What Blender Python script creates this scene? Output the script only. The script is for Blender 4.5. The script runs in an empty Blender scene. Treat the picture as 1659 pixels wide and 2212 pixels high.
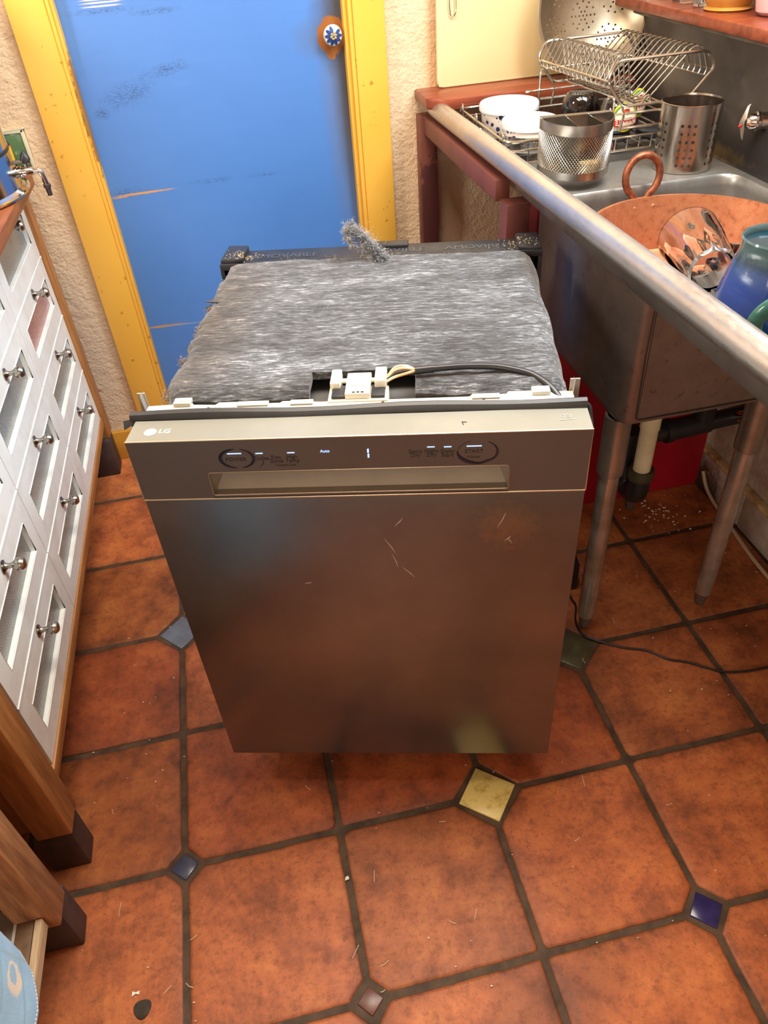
import bpy, bmesh, math, random
from mathutils import Vector, Matrix, noise
from mathutils.geometry import delaunay_2d_cdt
SC = bpy.context.scene
COL = SC.collection
R = math.radians
PI = math.pi
random.seed(7)

# ------------------------------------------------------------------ camera, world, lights, exposure
cam = bpy.data.cameras.new('camera'); camo = bpy.data.objects.new('camera', cam); COL.objects.link(camo)
cam.sensor_fit = 'VERTICAL'; cam.sensor_height = 36.0; cam.lens = 1613.71 / 2212 * 36.0
cam.clip_start = 0.02
camo.matrix_world = Matrix.Translation((0.3191, -0.4263, 1.3980)) @ (Matrix.Rotation(-0.160682, 4, 'Z') @ Matrix.Rotation(0.866997, 4, 'X') @ Matrix.Rotation(-0.0837262, 4, 'Z'))
SC.camera = camo
w = bpy.data.worlds.new('world'); SC.world = w; w.use_nodes = True
w.node_tree.nodes['Background'].inputs[0].default_value = (0.75, 0.85, 1.0, 1)
w.node_tree.nodes['Background'].inputs[1].default_value = 0.25
def area(name, loc, target, sx, sy, energy, color):
    l = bpy.data.lights.new(name, 'AREA'); l.shape = 'RECTANGLE'; l.size = sx; l.size_y = sy; l.energy = energy; l.color = color
    o = bpy.data.objects.new(name, l); COL.objects.link(o); o.location = loc
    o.rotation_euler = (Vector(target) - Vector(loc)).to_track_quat('-Z', 'Y').to_euler()
    return o
area('window_daylight', (1.44, 0.62, 1.82), (-0.2, 0.85, 0.45), 0.6, 1.2, 54, (0.84, 0.93, 1.0))
area('lamp_over_counter', (-0.66, 0.9, 1.85), (0.4, 1.1, 0.4), 0.2, 0.4, 15, (1.0, 0.93, 0.84))
area('ceiling_lamp', (0.5, 0.62, 2.45), (0.5, 0.4, 0.0), 0.8, 0.8, 38, (1.0, 0.89, 0.74))
area('fill_light_behind', (-0.3, -1.9, 1.15), (1.0, 0.8, 0.25), 1.4, 1.0, 19, (1.0, 0.91, 0.8))  # soft fill added behind the camera to brighten under the sink
SC.view_settings.view_transform = 'Standard'; SC.view_settings.look = 'None'
SC.view_settings.gamma = 1; SC.view_settings.use_curve_mapping = False
SC.view_settings.exposure = 0.12
SC.cycles.max_bounces = 8; SC.cycles.diffuse_bounces = 4; SC.cycles.glossy_bounces = 4; SC.cycles.transmission_bounces = 8

# ------------------------------------------------------------------ materials
def lin(c):
    return tuple((x / 255 / 12.92 if x / 255 <= 0.04045 else ((x / 255 + 0.055) / 1.055) ** 2.4) for x in c[:3]) + (1.0,)
class NT:
    def __init__(s, name):
        s.m = bpy.data.materials.new(name); s.m.use_nodes = True
        s.t = s.m.node_tree; s.n = s.t.nodes; s.b = s.n['Principled BSDF']; s._c = None
    def node(s, kind, **kw):
        x = s.n.new(kind)
        for k, v in kw.items(): setattr(x, k, v)
        return x
    def link(s, a, b): s.t.links.new(a, b)
    def co(s):
        if s._c is None: s._c = s.node('ShaderNodeTexCoord').outputs['Object']
        return s._c
    def mapped(s, scale):
        m = s.node('ShaderNodeMapping'); s.link(s.co(), m.inputs[0]); m.inputs['Scale'].default_value = scale
        return m.outputs[0]
    def noise(s, scale=8, detail=5, rough=0.55, stretch=None, dist=0):
        x = s.node('ShaderNodeTexNoise'); x.inputs['Scale'].default_value = scale; x.inputs['Detail'].default_value = detail
        x.inputs['Roughness'].default_value = rough; x.inputs['Distortion'].default_value = dist
        s.link(s.mapped(stretch) if stretch else s.co(), x.inputs['Vector'])
        return x.outputs[0]
    def ramp(s, fac, stops):
        r = s.node('ShaderNodeValToRGB'); e = r.color_ramp.elements
        while len(e) < len(stops): e.new(0.5)
        for i, (p, c) in enumerate(stops): e[i].position = p; e[i].color = c if len(c) == 4 else tuple(c) + (1,)
        s.link(fac, r.inputs[0]); return r.outputs[0]
    def mix(s, fac, a, b, mode='MIX'):
        m = s.node('ShaderNodeMix', data_type='RGBA', blend_type=mode)
        for sock, v in ((m.inputs[0], fac), (m.inputs[6], a), (m.inputs[7], b)):
            if isinstance(v, (tuple, float, int)): sock.default_value = v
            else: s.link(v, sock)
        return m.outputs[2]
    def math(s, op, a, b=None, c=None):
        m = s.node('ShaderNodeMath', operation=op)
        for i, v in enumerate((a, b, c)):
            if v is None: continue
            if isinstance(v, (float, int)): m.inputs[i].default_value = v
            else: s.link(v, m.inputs[i])
        return m.outputs[0]
    def blob(s, c, r, soft=0.35, amp=0.5, nscale=40, strength=1.0, rot=0):
        """1 inside an ellipsoid with a noisy edge: for stains and worn patches with a place of their own"""
        mp = s.node('ShaderNodeMapping', vector_type='TEXTURE'); s.link(s.co(), mp.inputs[0])
        mp.inputs['Location'].default_value = c
        if isinstance(rot, (float, int)): rot = (0, rot, 0)
        mp.inputs['Rotation'].default_value = rot
        mp.inputs['Scale'].default_value = r
        L = s.node('ShaderNodeVectorMath', operation='LENGTH'); s.link(mp.outputs[0], L.inputs[0])
        n = s.noise(nscale, 5, 0.65)
        v = s.math('MULTIPLY_ADD', n, amp * 2, L.outputs['Value'])
        v = s.math('SUBTRACT', v, amp)
        mr = s.node('ShaderNodeMapRange'); s.link(v, mr.inputs[0])
        mr.inputs[1].default_value = 1.0; mr.inputs[2].default_value = 1.0 - soft; mr.inputs[3].default_value = 0; mr.inputs[4].default_value = strength
        return mr.outputs[0]
    def bump(s, h, strength=0.3, dist=0.01):
        b = s.node('ShaderNodeBump'); b.inputs['Strength'].default_value = strength; b.inputs['Distance'].default_value = dist
        s.link(h, b.inputs['Height']); s.link(b.outputs[0], s.b.inputs['Normal'])
    def set(s, **kw):
        for k, v in kw.items():
            i = s.b.inputs[k.replace('_', ' ')]
            if isinstance(v, (tuple, float, int)): i.default_value = v
            else: s.link(v, i)
        return s
MC = {}
def mat(name, col, rough=0.5, metal=0.0, col2=None, scale=10, detail=5, lo=0.35, hi=0.65, stretch=None, bump=0, bscale=60, bstretch=None, bd=0.002, rvar=0.0, coat=0.0, spec=0.5):
    if name in MC: return MC[name]
    t = NT(name); c1 = lin(col)
    t.set(Roughness=rough, Metallic=metal, Base_Color=c1, Coat_Weight=coat, Specular_IOR_Level=spec)
    if col2 is not None:
        n = t.noise(scale, detail, 0.6, stretch)
        t.set(Base_Color=t.ramp(n, [(lo, c1), (hi, lin(col2))]))
        if rvar: t.set(Roughness=t.math('MULTIPLY_ADD', n, rvar, rough - rvar / 2))
    if bump: t.bump(t.noise(bscale, 6, 0.6, bstretch), bump, bd)
    MC[name] = t.m; return t.m
def glass(name, col=(255, 255, 255), rough=0.02, ior=1.45):
    t = NT(name); t.set(Base_Color=lin(col), Roughness=rough, IOR=ior, Transmission_Weight=1.0); MC[name] = t.m; return t.m
def glow(name, col, e):
    t = NT(name); t.set(Base_Color=lin(col), Emission_Color=lin(col), Emission_Strength=e, Roughness=0.4); MC[name] = t.m; return t.m

# ------------------------------------------------------------------ mesh builders
class G:
    def __init__(s): s.v = []; s.f = []; s.mi = []; s.cur = 0
    def add(s, vs, fs):
        o = len(s.v); s.v += [tuple(p) for p in vs]; s.f += [tuple(i + o for i in f) for f in fs]; s.mi += [s.cur] * len(fs); return s
    def box(s, a, b):
        (x0, y0, z0), (x1, y1, z1) = a, b
        return s.add([(x0, y0, z0), (x1, y0, z0), (x1, y1, z0), (x0, y1, z0), (x0, y0, z1), (x1, y0, z1), (x1, y1, z1), (x0, y1, z1)],
                     [(0, 3, 2, 1), (4, 5, 6, 7), (0, 1, 5, 4), (1, 2, 6, 5), (2, 3, 7, 6), (3, 0, 4, 7)])
    def tube(s, pts, r, seg=8, closed=False, caps=True):
        pts = [Vector(p) for p in pts]; n = len(pts)
        rs = r if isinstance(r, (list, tuple)) else [r] * n
        up = None; rings = []
        for i in range(n):
            if closed: d = pts[(i + 1) % n] - pts[i - 1]
            else: d = pts[min(i + 1, n - 1)] - pts[max(i - 1, 0)]
            d.normalize()
            if up is None:
                up = Vector((0, 0, 1)) if abs(d.z) < 0.9 else Vector((1, 0, 0))
            a = (up - d * up.dot(d))
            if a.length < 1e-6: a = d.orthogonal()
            a.normalize(); b = d.cross(a); up = a
            rings.append([pts[i] + (a * math.cos(2 * PI * k / seg) + b * math.sin(2 * PI * k / seg)) * rs[i] for k in range(seg)])
        vs = [p for ring in rings for p in ring]; fs = []
        for i in range(n if closed else n - 1):
            j = (i + 1) % n
            for k in range(seg):
                l = (k + 1) % seg
                fs.append((i * seg + k, i * seg + l, j * seg + l, j * seg + k))
        if caps and not closed:
            fs.append(tuple(range(seg - 1, -1, -1))); fs.append(tuple((n - 1) * seg + k for k in range(seg)))
        return s.add(vs, fs)
    def lathe(s, prof, seg=32, M=None, fr=None, close=False):
        """prof: (radius, height) pairs about local z; fr(angle, i) scales the radius"""
        M = M or Matrix(); vs = []; fs = []
        for i, (r, h) in enumerate(prof):
            for k in range(seg):
                a = 2 * PI * k / seg; q = r * (fr(a, i) if fr else 1)
                vs.append(M @ Vector((q * math.cos(a), q * math.sin(a), h)))
        n = len(prof)
        for i in range(n if close else n - 1):
            j = (i + 1) % n
            for k in range(seg):
                l = (k + 1) % seg
                fs.append((i * seg + k, i * seg + l, j * seg + l, j * seg + k))
        if not close:
            if prof[0][0] > 1e-5: fs.append(tuple(range(seg - 1, -1, -1)))
            if prof[-1][0] > 1e-5: fs.append(tuple((n - 1) * seg + k for k in range(seg)))
        return s.add(vs, fs)
    def prism(s, poly, z0, z1, M=None):
        M = M or Matrix(); n = len(poly)
        vs = [M @ Vector((x, y, z0)) for x, y in poly] + [M @ Vector((x, y, z1)) for x, y in poly]
        fs = [tuple(range(n - 1, -1, -1)), tuple(range(n, 2 * n))] + [(i, (i + 1) % n, n + (i + 1) % n, n + i) for i in range(n)]
        return s.add(vs, fs)
    def ball(s, c, r, seg=12, rings=8):
        rx, ry, rz = r if isinstance(r, tuple) else (r, r, r)
        M = Matrix.Translation(c) @ Matrix.Diagonal((rx, ry, rz, 1))
        return s.lathe([(max(math.sin(PI * i / rings), 1e-6), -math.cos(PI * i / rings)) for i in range(rings + 1)], seg, M)
ROOT = {}
def build(name, g, m, parent=None, world=True, bevel=0, seg=2, smooth=None, sub=0, weld=True, kind=None, label=None, thick=0):
    """link a G as ONE mesh object; world=True means its points are world points even under a parent"""
    ms = m if isinstance(m, (list, tuple)) else [m]
    vs = g.v
    if parent is not None and world and parent in ROOT:
        I = ROOT[parent]; vs = [I @ Vector(p) for p in vs]
    me = bpy.data.meshes.new(name); me.from_pydata([tuple(p) for p in vs], [], g.f)
    for x in ms: me.materials.append(x)
    if len(ms) > 1: me.polygons.foreach_set('material_index', g.mi)
    bm = bmesh.new(); bm.from_mesh(me)
    if weld: bmesh.ops.remove_doubles(bm, verts=bm.verts, dist=1e-6)
    bmesh.ops.recalc_face_normals(bm, faces=bm.faces)
    if thick: bmesh.ops.solidify(bm, geom=bm.faces, thickness=thick)
    if bevel:
        ed = [e for e in bm.edges if len(e.link_faces) == 2 and e.calc_face_angle(0) > 0.6]
        bmesh.ops.bevel(bm, geom=ed, offset=bevel, segments=seg, affect='EDGES', profile=0.5, clamp_overlap=True)
    if sub:
        bmesh.ops.subdivide_edges(bm, edges=bm.edges, cuts=sub, use_grid_fill=True)
    sa = R(40) if smooth is None else R(smooth)
    for f in bm.faces: f.smooth = True
    for e in bm.edges:
        e.smooth = len(e.link_faces) == 2 and e.calc_face_angle(0) <= sa
    bm.to_mesh(me); bm.free()
    o = bpy.data.objects.new(name, me); COL.objects.link(o)
    if parent is not None:
        o.parent = parent
        if parent in ROOT: ROOT[o] = ROOT[parent]
    if kind: o['kind'] = kind
    if label: o['label'] = label
    return o
def tag(o, label, cat, group=None):
    o['label'] = label; o['category'] = cat
    if group: o['group'] = group
    return o
def thing(name, label, cat, loc=(0, 0, 0), rz=0, group=None, M=None):
    o = bpy.data.objects.new(name, None); COL.objects.link(o); o.empty_display_size = 0.03
    M = M or (Matrix.Translation(loc) @ Matrix.Rotation(rz, 4, 'Z'))
    o.matrix_world = M; ROOT[o] = M.inverted()
    return tag(o, label, cat, group)
def copytree(src, M, label=None):
    r = src.copy(); COL.objects.link(r); r.matrix_world = M; ROOT[r] = M.inverted()
    if label: r['label'] = label
    for ch in list(src.children):
        c = ch.copy(); COL.objects.link(c); c.parent = r
        for gch in list(ch.children):
            d = gch.copy(); COL.objects.link(d); d.parent = c
    return r
def text(name, body, size, M, m, parent=None, extrude=0.0002, align='CENTER', warp=None, bold=0.0):
    cu = bpy.data.curves.new('t', 'FONT'); cu.body = body; cu.size = size; cu.align_x = align; cu.align_y = 'CENTER'
    cu.extrude = extrude; cu.offset = bold; cu.resolution_u = 3; cu.space_line = 0.75
    tmp = bpy.data.objects.new('t', cu); COL.objects.link(tmp); bpy.context.view_layer.update()
    me = bpy.data.meshes.new_from_object(tmp.evaluated_get(bpy.context.evaluated_depsgraph_get()))
    bpy.data.objects.remove(tmp); bpy.data.curves.remove(cu)
    for v in me.vertices: v.co = warp(v.co) if warp else M @ v.co
    me.name = name; me.materials.clear(); me.materials.append(m)
    o = bpy.data.objects.new(name, me); COL.objects.link(o)
    if parent is not None:
        o.parent = parent
        if parent in ROOT: ROOT[o] = ROOT[parent]
    return o
def sheet(outer, holes, fn, step=None, nseg=14):
    """flat sheet with round holes (x, y, r), meshed by constrained Delaunay and mapped by fn(u, v) -> point"""
    V = [Vector(p) for p in outer]; E = [(i, (i + 1) % len(outer)) for i in range(len(outer))]
    for x, y, r in holes:
        b = len(V); V += [Vector((x + r * math.cos(2 * PI * k / nseg), y + r * math.sin(2 * PI * k / nseg))) for k in range(nseg)]
        E += [(b + k, b + (k + 1) % nseg) for k in range(nseg)]
    if step:
        xs = [p.x for p in V]; ys = [p.y for p in V]
        def inside(px, py):
            c = False; n = len(outer)
            for i in range(n):
                x1, y1 = outer[i]; x2, y2 = outer[i - 1]
                if (y1 > py) != (y2 > py) and px < (x2 - x1) * (py - y1) / (y2 - y1) + x1: c = not c
            return c
        x = min(xs) + step / 2
        while x < max(xs):
            y = min(ys) + step / 2
            while y < max(ys):
                if inside(x, y) and all((x - a) ** 2 + (y - b) ** 2 > (r * 1.35) ** 2 for a, b, r in holes): V.append(Vector((x, y)))
                y += step
            x += step
    vs, _, fs, *_ = delaunay_2d_cdt(V, E, [], 1, 1e-7)
    g = G(); keep = []
    for f in fs:
        cx = sum(vs[i].x for i in f) / len(f); cy = sum(vs[i].y for i in f) / len(f)
        if all((cx - a) ** 2 + (cy - b) ** 2 > (r * 0.9) ** 2 for a, b, r in holes): keep.append(tuple(f))
    return g.add([fn(p.x, p.y) for p in vs], keep)
def rnd(pts, rad, n=5, closed=False):
    """round the corners of a polyline"""
    P = [Vector(p) for p in pts]; out = []; N = len(P)
    for i in range(N):
        if not closed and i in (0, N - 1): out.append(P[i]); continue
        a, b, c = P[i - 1], P[i], P[(i + 1) % N]
        r = min(rad, (a - b).length * 0.45, (c - b).length * 0.45)
        p, q = b + (a - b).normalized() * r, b + (c - b).normalized() * r
        for k in range(n + 1):
            t = k / n; out.append(p * (1 - t) ** 2 + b * 2 * t * (1 - t) + q * t * t)
    return out
def rrect(x0, y0, x1, y1, r, n=5):
    return [(p.x, p.y) for p in rnd([(x0, y0, 0), (x1, y0, 0), (x1, y1, 0), (x0, y1, 0)], r, n, True)]

# shared materials
STEEL = mat('brushed_steel', (172, 168, 160), 0.3, 1.0, (138, 132, 124), 6, 6, stretch=(1, 1, 1), bump=0.06, bscale=90, rvar=0.12)
WIRE = mat('steel_wire', (205, 200, 188), 0.22, 1.0)
DULL = mat('worn_grey_steel', (178, 168, 156), 0.34, 0.8, (136, 126, 116), 9, 7, rvar=0.2, bump=0.08, bscale=50)
BLACKP = mat('black_plastic', (30, 31, 34), 0.42, 0, (44, 45, 48), 30)
WHITEP = mat('white_plastic', (232, 230, 214), 0.4)
CHROME = mat('chrome', (215, 213, 208), 0.12, 1.0)
WOOD = mat('varnished_pine', (184, 128, 72), 0.42, 0, (140, 90, 48), 7, 6, stretch=(9, 9, 0.9), bump=0.08, bscale=30, bstretch=(6, 6, 0.6))
WOODR = mat('raw_pine', (176, 124, 80), 0.6, 0, (122, 78, 48), 9, 7, stretch=(9, 9, 0.9), bump=0.15, bscale=30, bstretch=(8, 8, 0.6))
DARKFOOT = mat('dark_stained_block', (74, 58, 56), 0.6, 0, (52, 38, 36), 12)
RED = mat('red_paint', (176, 22, 40), 0.42, 0, (150, 14, 34), 6)
MAROON = mat('red_brown_paint', (112, 60, 52), 0.5, 0, (88, 44, 40), 9, 6, bump=0.1, bscale=60)
SHELFW = mat('redwood', (150, 72, 44), 0.32, 0, (106, 44, 28), 6, 6, stretch=(0.8, 8, 8), bump=0.05, bscale=30)
GLASS = glass('clear_glass')
#PART2
# ------------------------------------------------------------------ the room
P = 0.298
t = NT('plaster')
big = t.noise(2.2, 6, 0.6); fine = t.noise(38, 6, 0.65); mid = t.noise(130, 4, 0.6)
base = t.ramp(big, [(0.3, lin((222, 192, 156))), (0.7, lin((228, 204, 170)))])
base = t.mix(t.math('MULTIPLY', t.ramp(fine, [(0.62, (0, 0, 0)), (0.74, (1, 1, 1))]), 0.35), base, lin((196, 160, 120)))
greying = t.blob((-0.16, 1.72, 0.4), (0.09, 0.3, 0.48), 0.8, 0.3, 6, 0.6)  # greyer tint on the plaster beside the drawer cabinet
base = t.mix(greying, base, lin((186, 172, 158)))
base = t.mix(t.blob((0.9, 1.72, 1.02), (0.05, 0.2, 0.2), 0.6, 0.3, 20, 0.4), base, lin((214, 150, 84)))
t.set(Base_Color=base, Roughness=0.85)
h = t.math('ADD', t.math('MULTIPLY', fine, 0.8), t.math('MULTIPLY', mid, 0.3))
t.bump(h, 0.8, 0.012); PLASTER = t.m
t = NT('wall_paint_low')
t.set(Base_Color=t.ramp(t.noise(14, 7, 0.7), [(0.35, lin((196, 178, 160))), (0.65, lin((164, 136, 116)))]), Roughness=0.75)
t.bump(t.noise(40, 5), 0.6, 0.006); PLASTERLOW = t.m

g = G(); g.box((-1.1, 1.725, 0), (-0.02, 1.9, 2.5)); g.box((0.69, 1.725, 0), (1.5, 1.9, 2.5)); g.box((-0.02, 1.725, 2.05), (0.69, 1.9, 2.5))
build('wall_back', g, PLASTER, kind='structure')
build('wall_right', G().box((1.502, -2.2, 0), (1.62, 1.9, 2.5)), PLASTERLOW, kind='structure')
build('wall_left', G().box((-1.2, -2.2, 0), (-1.1, 1.9, 2.5)), PLASTER, kind='structure')
build('wall_front', G().box((-1.2, -2.3, 0), (1.62, -2.2, 2.5)), PLASTER, kind='structure')
build('ceiling', G().box((-1.2, -2.3, 2.5), (1.62, 1.9, 2.6)), mat('ceiling_white', (232, 222, 204), 0.9, bump=0.2), kind='structure')

# floor: one bed of grout, every tile its own piece
GROUT = mat('grout', (92, 70, 50), 0.8, 0, (60, 44, 30), 22, 7, bump=0.5, bscale=80, bd=0.003)
floor = build('floor', G().box((-1.1, -2.2, -0.08), (1.5, 1.725, -0.0028)), GROUT, kind='structure')
t = NT('terracotta')
oi = t.node('ShaderNodeObjectInfo')
n1 = t.noise(8, 9, 0.7); n2 = t.noise(30, 8, 0.74); n3 = t.noise(95, 8, 0.8); n4 = t.noise(2.6, 5, 0.6)
c = t.ramp(n1, [(0.32, lin((120, 64, 38))), (0.5, lin((180, 98, 56))), (0.68, lin((206, 122, 68)))])
c = t.mix(1.0, c, oi.outputs['Color'], 'MULTIPLY')
c = t.mix(t.math('MULTIPLY', t.ramp(n4, [(0.5, (0, 0, 0)), (0.68, (1, 1, 1))]), 0.5), c, lin((84, 48, 30)))
c = t.mix(t.math('MULTIPLY', t.ramp(n2, [(0.5, (0, 0, 0)), (0.68, (1, 1, 1))]), 0.55), c, lin((88, 48, 30)))
c = t.mix(t.math('MULTIPLY', t.ramp(n3, [(0.52, (0, 0, 0)), (0.7, (1, 1, 1))]), 0.75), c, lin((90, 50, 30)))
at = t.node('ShaderNodeAttribute', attribute_name='edge')
c = t.mix(t.math('MULTIPLY', at.outputs['Fac'], t.math('MULTIPLY', n2, 0.9)), c, lin((66, 40, 26)))
t.set(Base_Color=c, Roughness=t.math('MULTIPLY_ADD', n2, 0.35, 0.33), Specular_IOR_Level=0.35)
t.bump(t.math('ADD', t.math('MULTIPLY', n1, 0.5), t.math('ADD', t.math('MULTIPLY', n2, 0.35), t.math('MULTIPLY', n3, 0.2))), 0.4, 0.004); TERRA = t.m

def tile_poly(c, r, cut):
    """tile in grid cell (c, r); corner cut by an inset of half-diagonal cut[(node)]"""
    J = 0.0058; x0, x1, y0, y1 = c * P + J, (c + 1) * P - J, r * P + J, (r + 1) * P - J
    out = []
    for (nx, ny, px, py, dx, dy) in ((c, r, x0, y0, 1, 1), (c + 1, r, x1, y0, -1, 1), (c + 1, r + 1, x1, y1, -1, -1), (c, r + 1, x0, y1, 1, -1)):
        k = cut.get((nx, ny), 0)
        if k:
            k = k + 0.004
            pts = [(nx * P + dx * k, py), (px, ny * P + dy * k)]
            if (dx, dy) in ((1, 1), (-1, -1)): pts = pts[::-1]
            out += pts
        else:
            q = random.uniform(0.004, 0.012)
            pts = [(px + dx * q, py), (px + dx * q * .3, py + dy * q * .3), (px, py + dy * q)]
            if (dx, dy) in ((1, 1), (-1, -1)): pts = pts[::-1]
            out += pts
    return out
def tile_mesh(poly, wob=0.0012, crown=0.0006):
    pts = []
    n = len(poly)
    for i in range(n):
        a, b = Vector(poly[i]), Vector(poly[(i + 1) % n]); L = (b - a).length; k = max(1, int(L / 0.045))
        pts += [a.lerp(b, j / k) for j in range(k)]
    cx = sum(p.x for p in pts) / len(pts); cy = sum(p.y for p in pts) / len(pts)
    ctr = Vector((cx, cy))
    pts = [p + Vector((noise.noise((p.x * 40, p.y * 40, 1)), noise.noise((p.x * 40, p.y * 40, 9)))) * wob * 1.6 for p in pts]
    n = len(pts); vs = []; rings = [(0, -0.012), (0, -0.0022), (0.0018, -0.0006), (0.007, 0.0), (0.03, crown)]
    for ins, z in rings:
        for p in pts:
            d = (ctr - p); L = d.length
            q = p + d * min(ins / L, 0.9); vs.append((q.x, q.y, z))
    fs = []
    for k in range(len(rings) - 1):
        for i in range(n):
            j = (i + 1) % n; fs.append((k * n + i, k * n + j, (k + 1) * n + j, (k + 1) * n + i))
    fs.append(tuple((len(rings) - 1) * n + i for i in range(n)))
    return vs, fs, n, len(rings)
CUT = {(0, 1): 0.030, (1, 0): 0.029, (3, 0): 0.037, (0, 3): 0.058, (2, 1): 0.064, (3, 2): 0.066, (1, 2): 0.05, (2, 3): 0.05, (1, -2): 0.04, (2, -1): 0.04, (0, -1): 0.04}
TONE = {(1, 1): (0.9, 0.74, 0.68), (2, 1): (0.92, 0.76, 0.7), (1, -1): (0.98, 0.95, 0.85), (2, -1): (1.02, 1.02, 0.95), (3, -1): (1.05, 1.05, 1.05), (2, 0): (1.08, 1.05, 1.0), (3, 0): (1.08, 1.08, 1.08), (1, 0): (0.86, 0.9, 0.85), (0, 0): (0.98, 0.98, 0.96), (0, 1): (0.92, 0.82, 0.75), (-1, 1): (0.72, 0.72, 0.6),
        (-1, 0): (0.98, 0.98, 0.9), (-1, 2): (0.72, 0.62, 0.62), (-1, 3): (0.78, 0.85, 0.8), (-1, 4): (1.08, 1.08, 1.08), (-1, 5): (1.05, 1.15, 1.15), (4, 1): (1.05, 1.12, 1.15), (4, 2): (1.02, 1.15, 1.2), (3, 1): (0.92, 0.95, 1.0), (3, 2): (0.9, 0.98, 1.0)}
def clip(poly):
    for ax, lim in ((0, 1.5), (1, 1.72)):
        out = []
        for i in range(len(poly)):
            a, b = poly[i - 1], poly[i]
            ia, ib = a[ax] <= lim, b[ax] <= lim
            if ia != ib:
                s = (lim - a[ax]) / (b[ax] - a[ax]); out.append((a[0] + (b[0] - a[0]) * s, a[1] + (b[1] - a[1]) * s))
            if ib: out.append(b)
        poly = out
    return poly
for c_ in range(-3, 6):
    for r_ in range(-5, 6):
        poly = clip(tile_poly(c_, r_, CUT))
        if len(poly) < 3: continue
        vs, fs, n, nr = tile_mesh(poly)
        me = bpy.data.meshes.new('tile'); me.from_pydata(vs, [], fs); me.materials.append(TERRA)
        dz = random.uniform(-0.0012, 0.0006)
        for v in me.vertices: v.co.z += dz
        at = me.attributes.new('edge', 'FLOAT', 'POINT')
        for i in range(len(vs)): at.data[i].value = (1, 1, 0.85, 0.4, 0.0)[i // n]
        for p in me.polygons: p.use_smooth = True
        o = bpy.data.objects.new('tile', me); COL.objects.link(o); o.parent = floor
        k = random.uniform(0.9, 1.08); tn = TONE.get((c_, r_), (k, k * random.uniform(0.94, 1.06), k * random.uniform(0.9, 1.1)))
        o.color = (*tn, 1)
t = NT('yellow_glaze'); nn = t.noise(34, 7, 0.7)
t.set(Base_Color=t.ramp(nn, [(0.5, lin((232, 206, 122))), (0.7, lin((176, 138, 52)))]), Roughness=0.3); YG = t.m
INS = {(0, 1): (mat('slate_blue_glaze', (64, 68, 92), 0.25, 0, (48, 50, 70), 20), 0.026), (1, 0): (mat('brown_glaze', (112, 66, 50), 0.35, 0, (88, 50, 40), 20), 0.022),
       (3, 0): (mat('cobalt_glaze', (58, 50, 98), 0.2, 0, (42, 36, 80), 20), 0.032), (0, 3): (mat('grey_blue_glaze', (112, 122, 140), 0.3, 0, (92, 100, 116), 20), 0.054),
       (2, 1): (YG, 0.060), (3, 2): (mat('olive_glaze', (88, 82, 58), 0.3, 0, (70, 64, 44), 20), 0.062), (1, 2): (YG, 0.046), (2, 3): (YG, 0.046)}
for (nx, ny), (m, k) in INS.items():
    a = random.uniform(-0.05, 0.05) + (0.1 if (nx, ny) == (2, 1) else 0)
    M = Matrix.Translation((nx * P, ny * P, 0)) @ Matrix.Rotation(a, 4, 'Z')
    ms = INS[(nx, ny)][0]
    build('inset_tile', G().prism([(-k, 0), (0, -k), (k, 0), (0, k)], -0.012, 0.0005, M), m, floor, bevel=0.0018)

# blue door, yellow trims
t = NT('blue_door_paint')
c = t.ramp(t.noise(1.8, 4), [(0.3, lin((74, 122, 192))), (0.7, lin((82, 130, 200)))])
def stain(c, col, *a, **k): return t.mix(t.blob(*a, **k), c, lin(col))
Y = 1.75
c = stain(c, (104, 104, 112), (0.665, Y, 0.95), (0.075, 1, 0.42), soft=0.9, amp=0.18, nscale=9, strength=0.75)
c = stain(c, (62, 60, 62), (0.672, Y, 1.02), (0.05, 1, 0.4), soft=0.9, amp=0.2, nscale=14, strength=0.9)
c = stain(c, (70, 68, 70), (0.655, Y, 1.13), (0.075, 1, 0.13), soft=0.8, amp=0.25, nscale=20, strength=0.8)
c = stain(c, (92, 98, 108), (0.60, Y, 1.1), (0.07, 1, 0.05), soft=0.9, amp=0.4, nscale=25, strength=0.5)
for (x, z, rx, rz, rot, st) in ((0.225, 1.07, 0.06, 0.012, -0.15, .8), (0.12, 1.025, 0.07, 0.025, -0.2, .7), (0.1, 1.2, 0.09, 0.006, 0, .7), (0.23, 1.19, 0.06, 0.006, 0, .8), (0.045, 0.99, 0.02, 0.012, 0, .9), (0.05, 0.8, 0.06, 0.012, 0, .5), (0.28, 0.802, 0.06, 0.007, 0, .6), (0.42, .8, .05, .005, 0, .5)):
    c = t.mix(t.math('MULTIPLY', t.blob((x, Y, z), (rx * 1.2, 1, rz * 1.4), 0.9, 0.5, 40, st, rot), t.ramp(t.noise(230, 6, 0.8, (0.7, 1, 1.6)), [(0.47, (0, 0, 0)), (0.58, (1, 1, 1))])), c, lin((40, 58, 82)))
c = stain(c, (206, 150, 92), (0.095, Y, 0.7935), (0.1, 1, 0.0034), soft=0.4, amp=0.5, nscale=70, rot=-0.012)
c = stain(c, (206, 150, 92), (0.03, Y, 0.789), (0.03, 1, 0.002), soft=0.4, amp=0.4, nscale=70)
c = stain(c, (186, 138, 88), (0.06, Y, 0.4125), (0.07, 1, 0.0042), soft=0.4, amp=0.4, nscale=70, rot=0.02)
c = stain(c, (120, 150, 190), (0.12, Y, 0.409), (0.08, 1, 0.002), soft=0.4, amp=0.4, nscale=70, rot=0.02)
for dz in (0.0, 0.006, -0.007):
    c = stain(c, (226, 206, 190), (0.11, Y, 1.217 + dz), (0.055, 1, 0.0022), soft=0.5, amp=0.3, nscale=60)
c = stain(c, (148, 90, 40), (0.640, Y, 1.103), (0.036, 1, 0.043), soft=0.08, amp=0.25, nscale=45)
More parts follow.
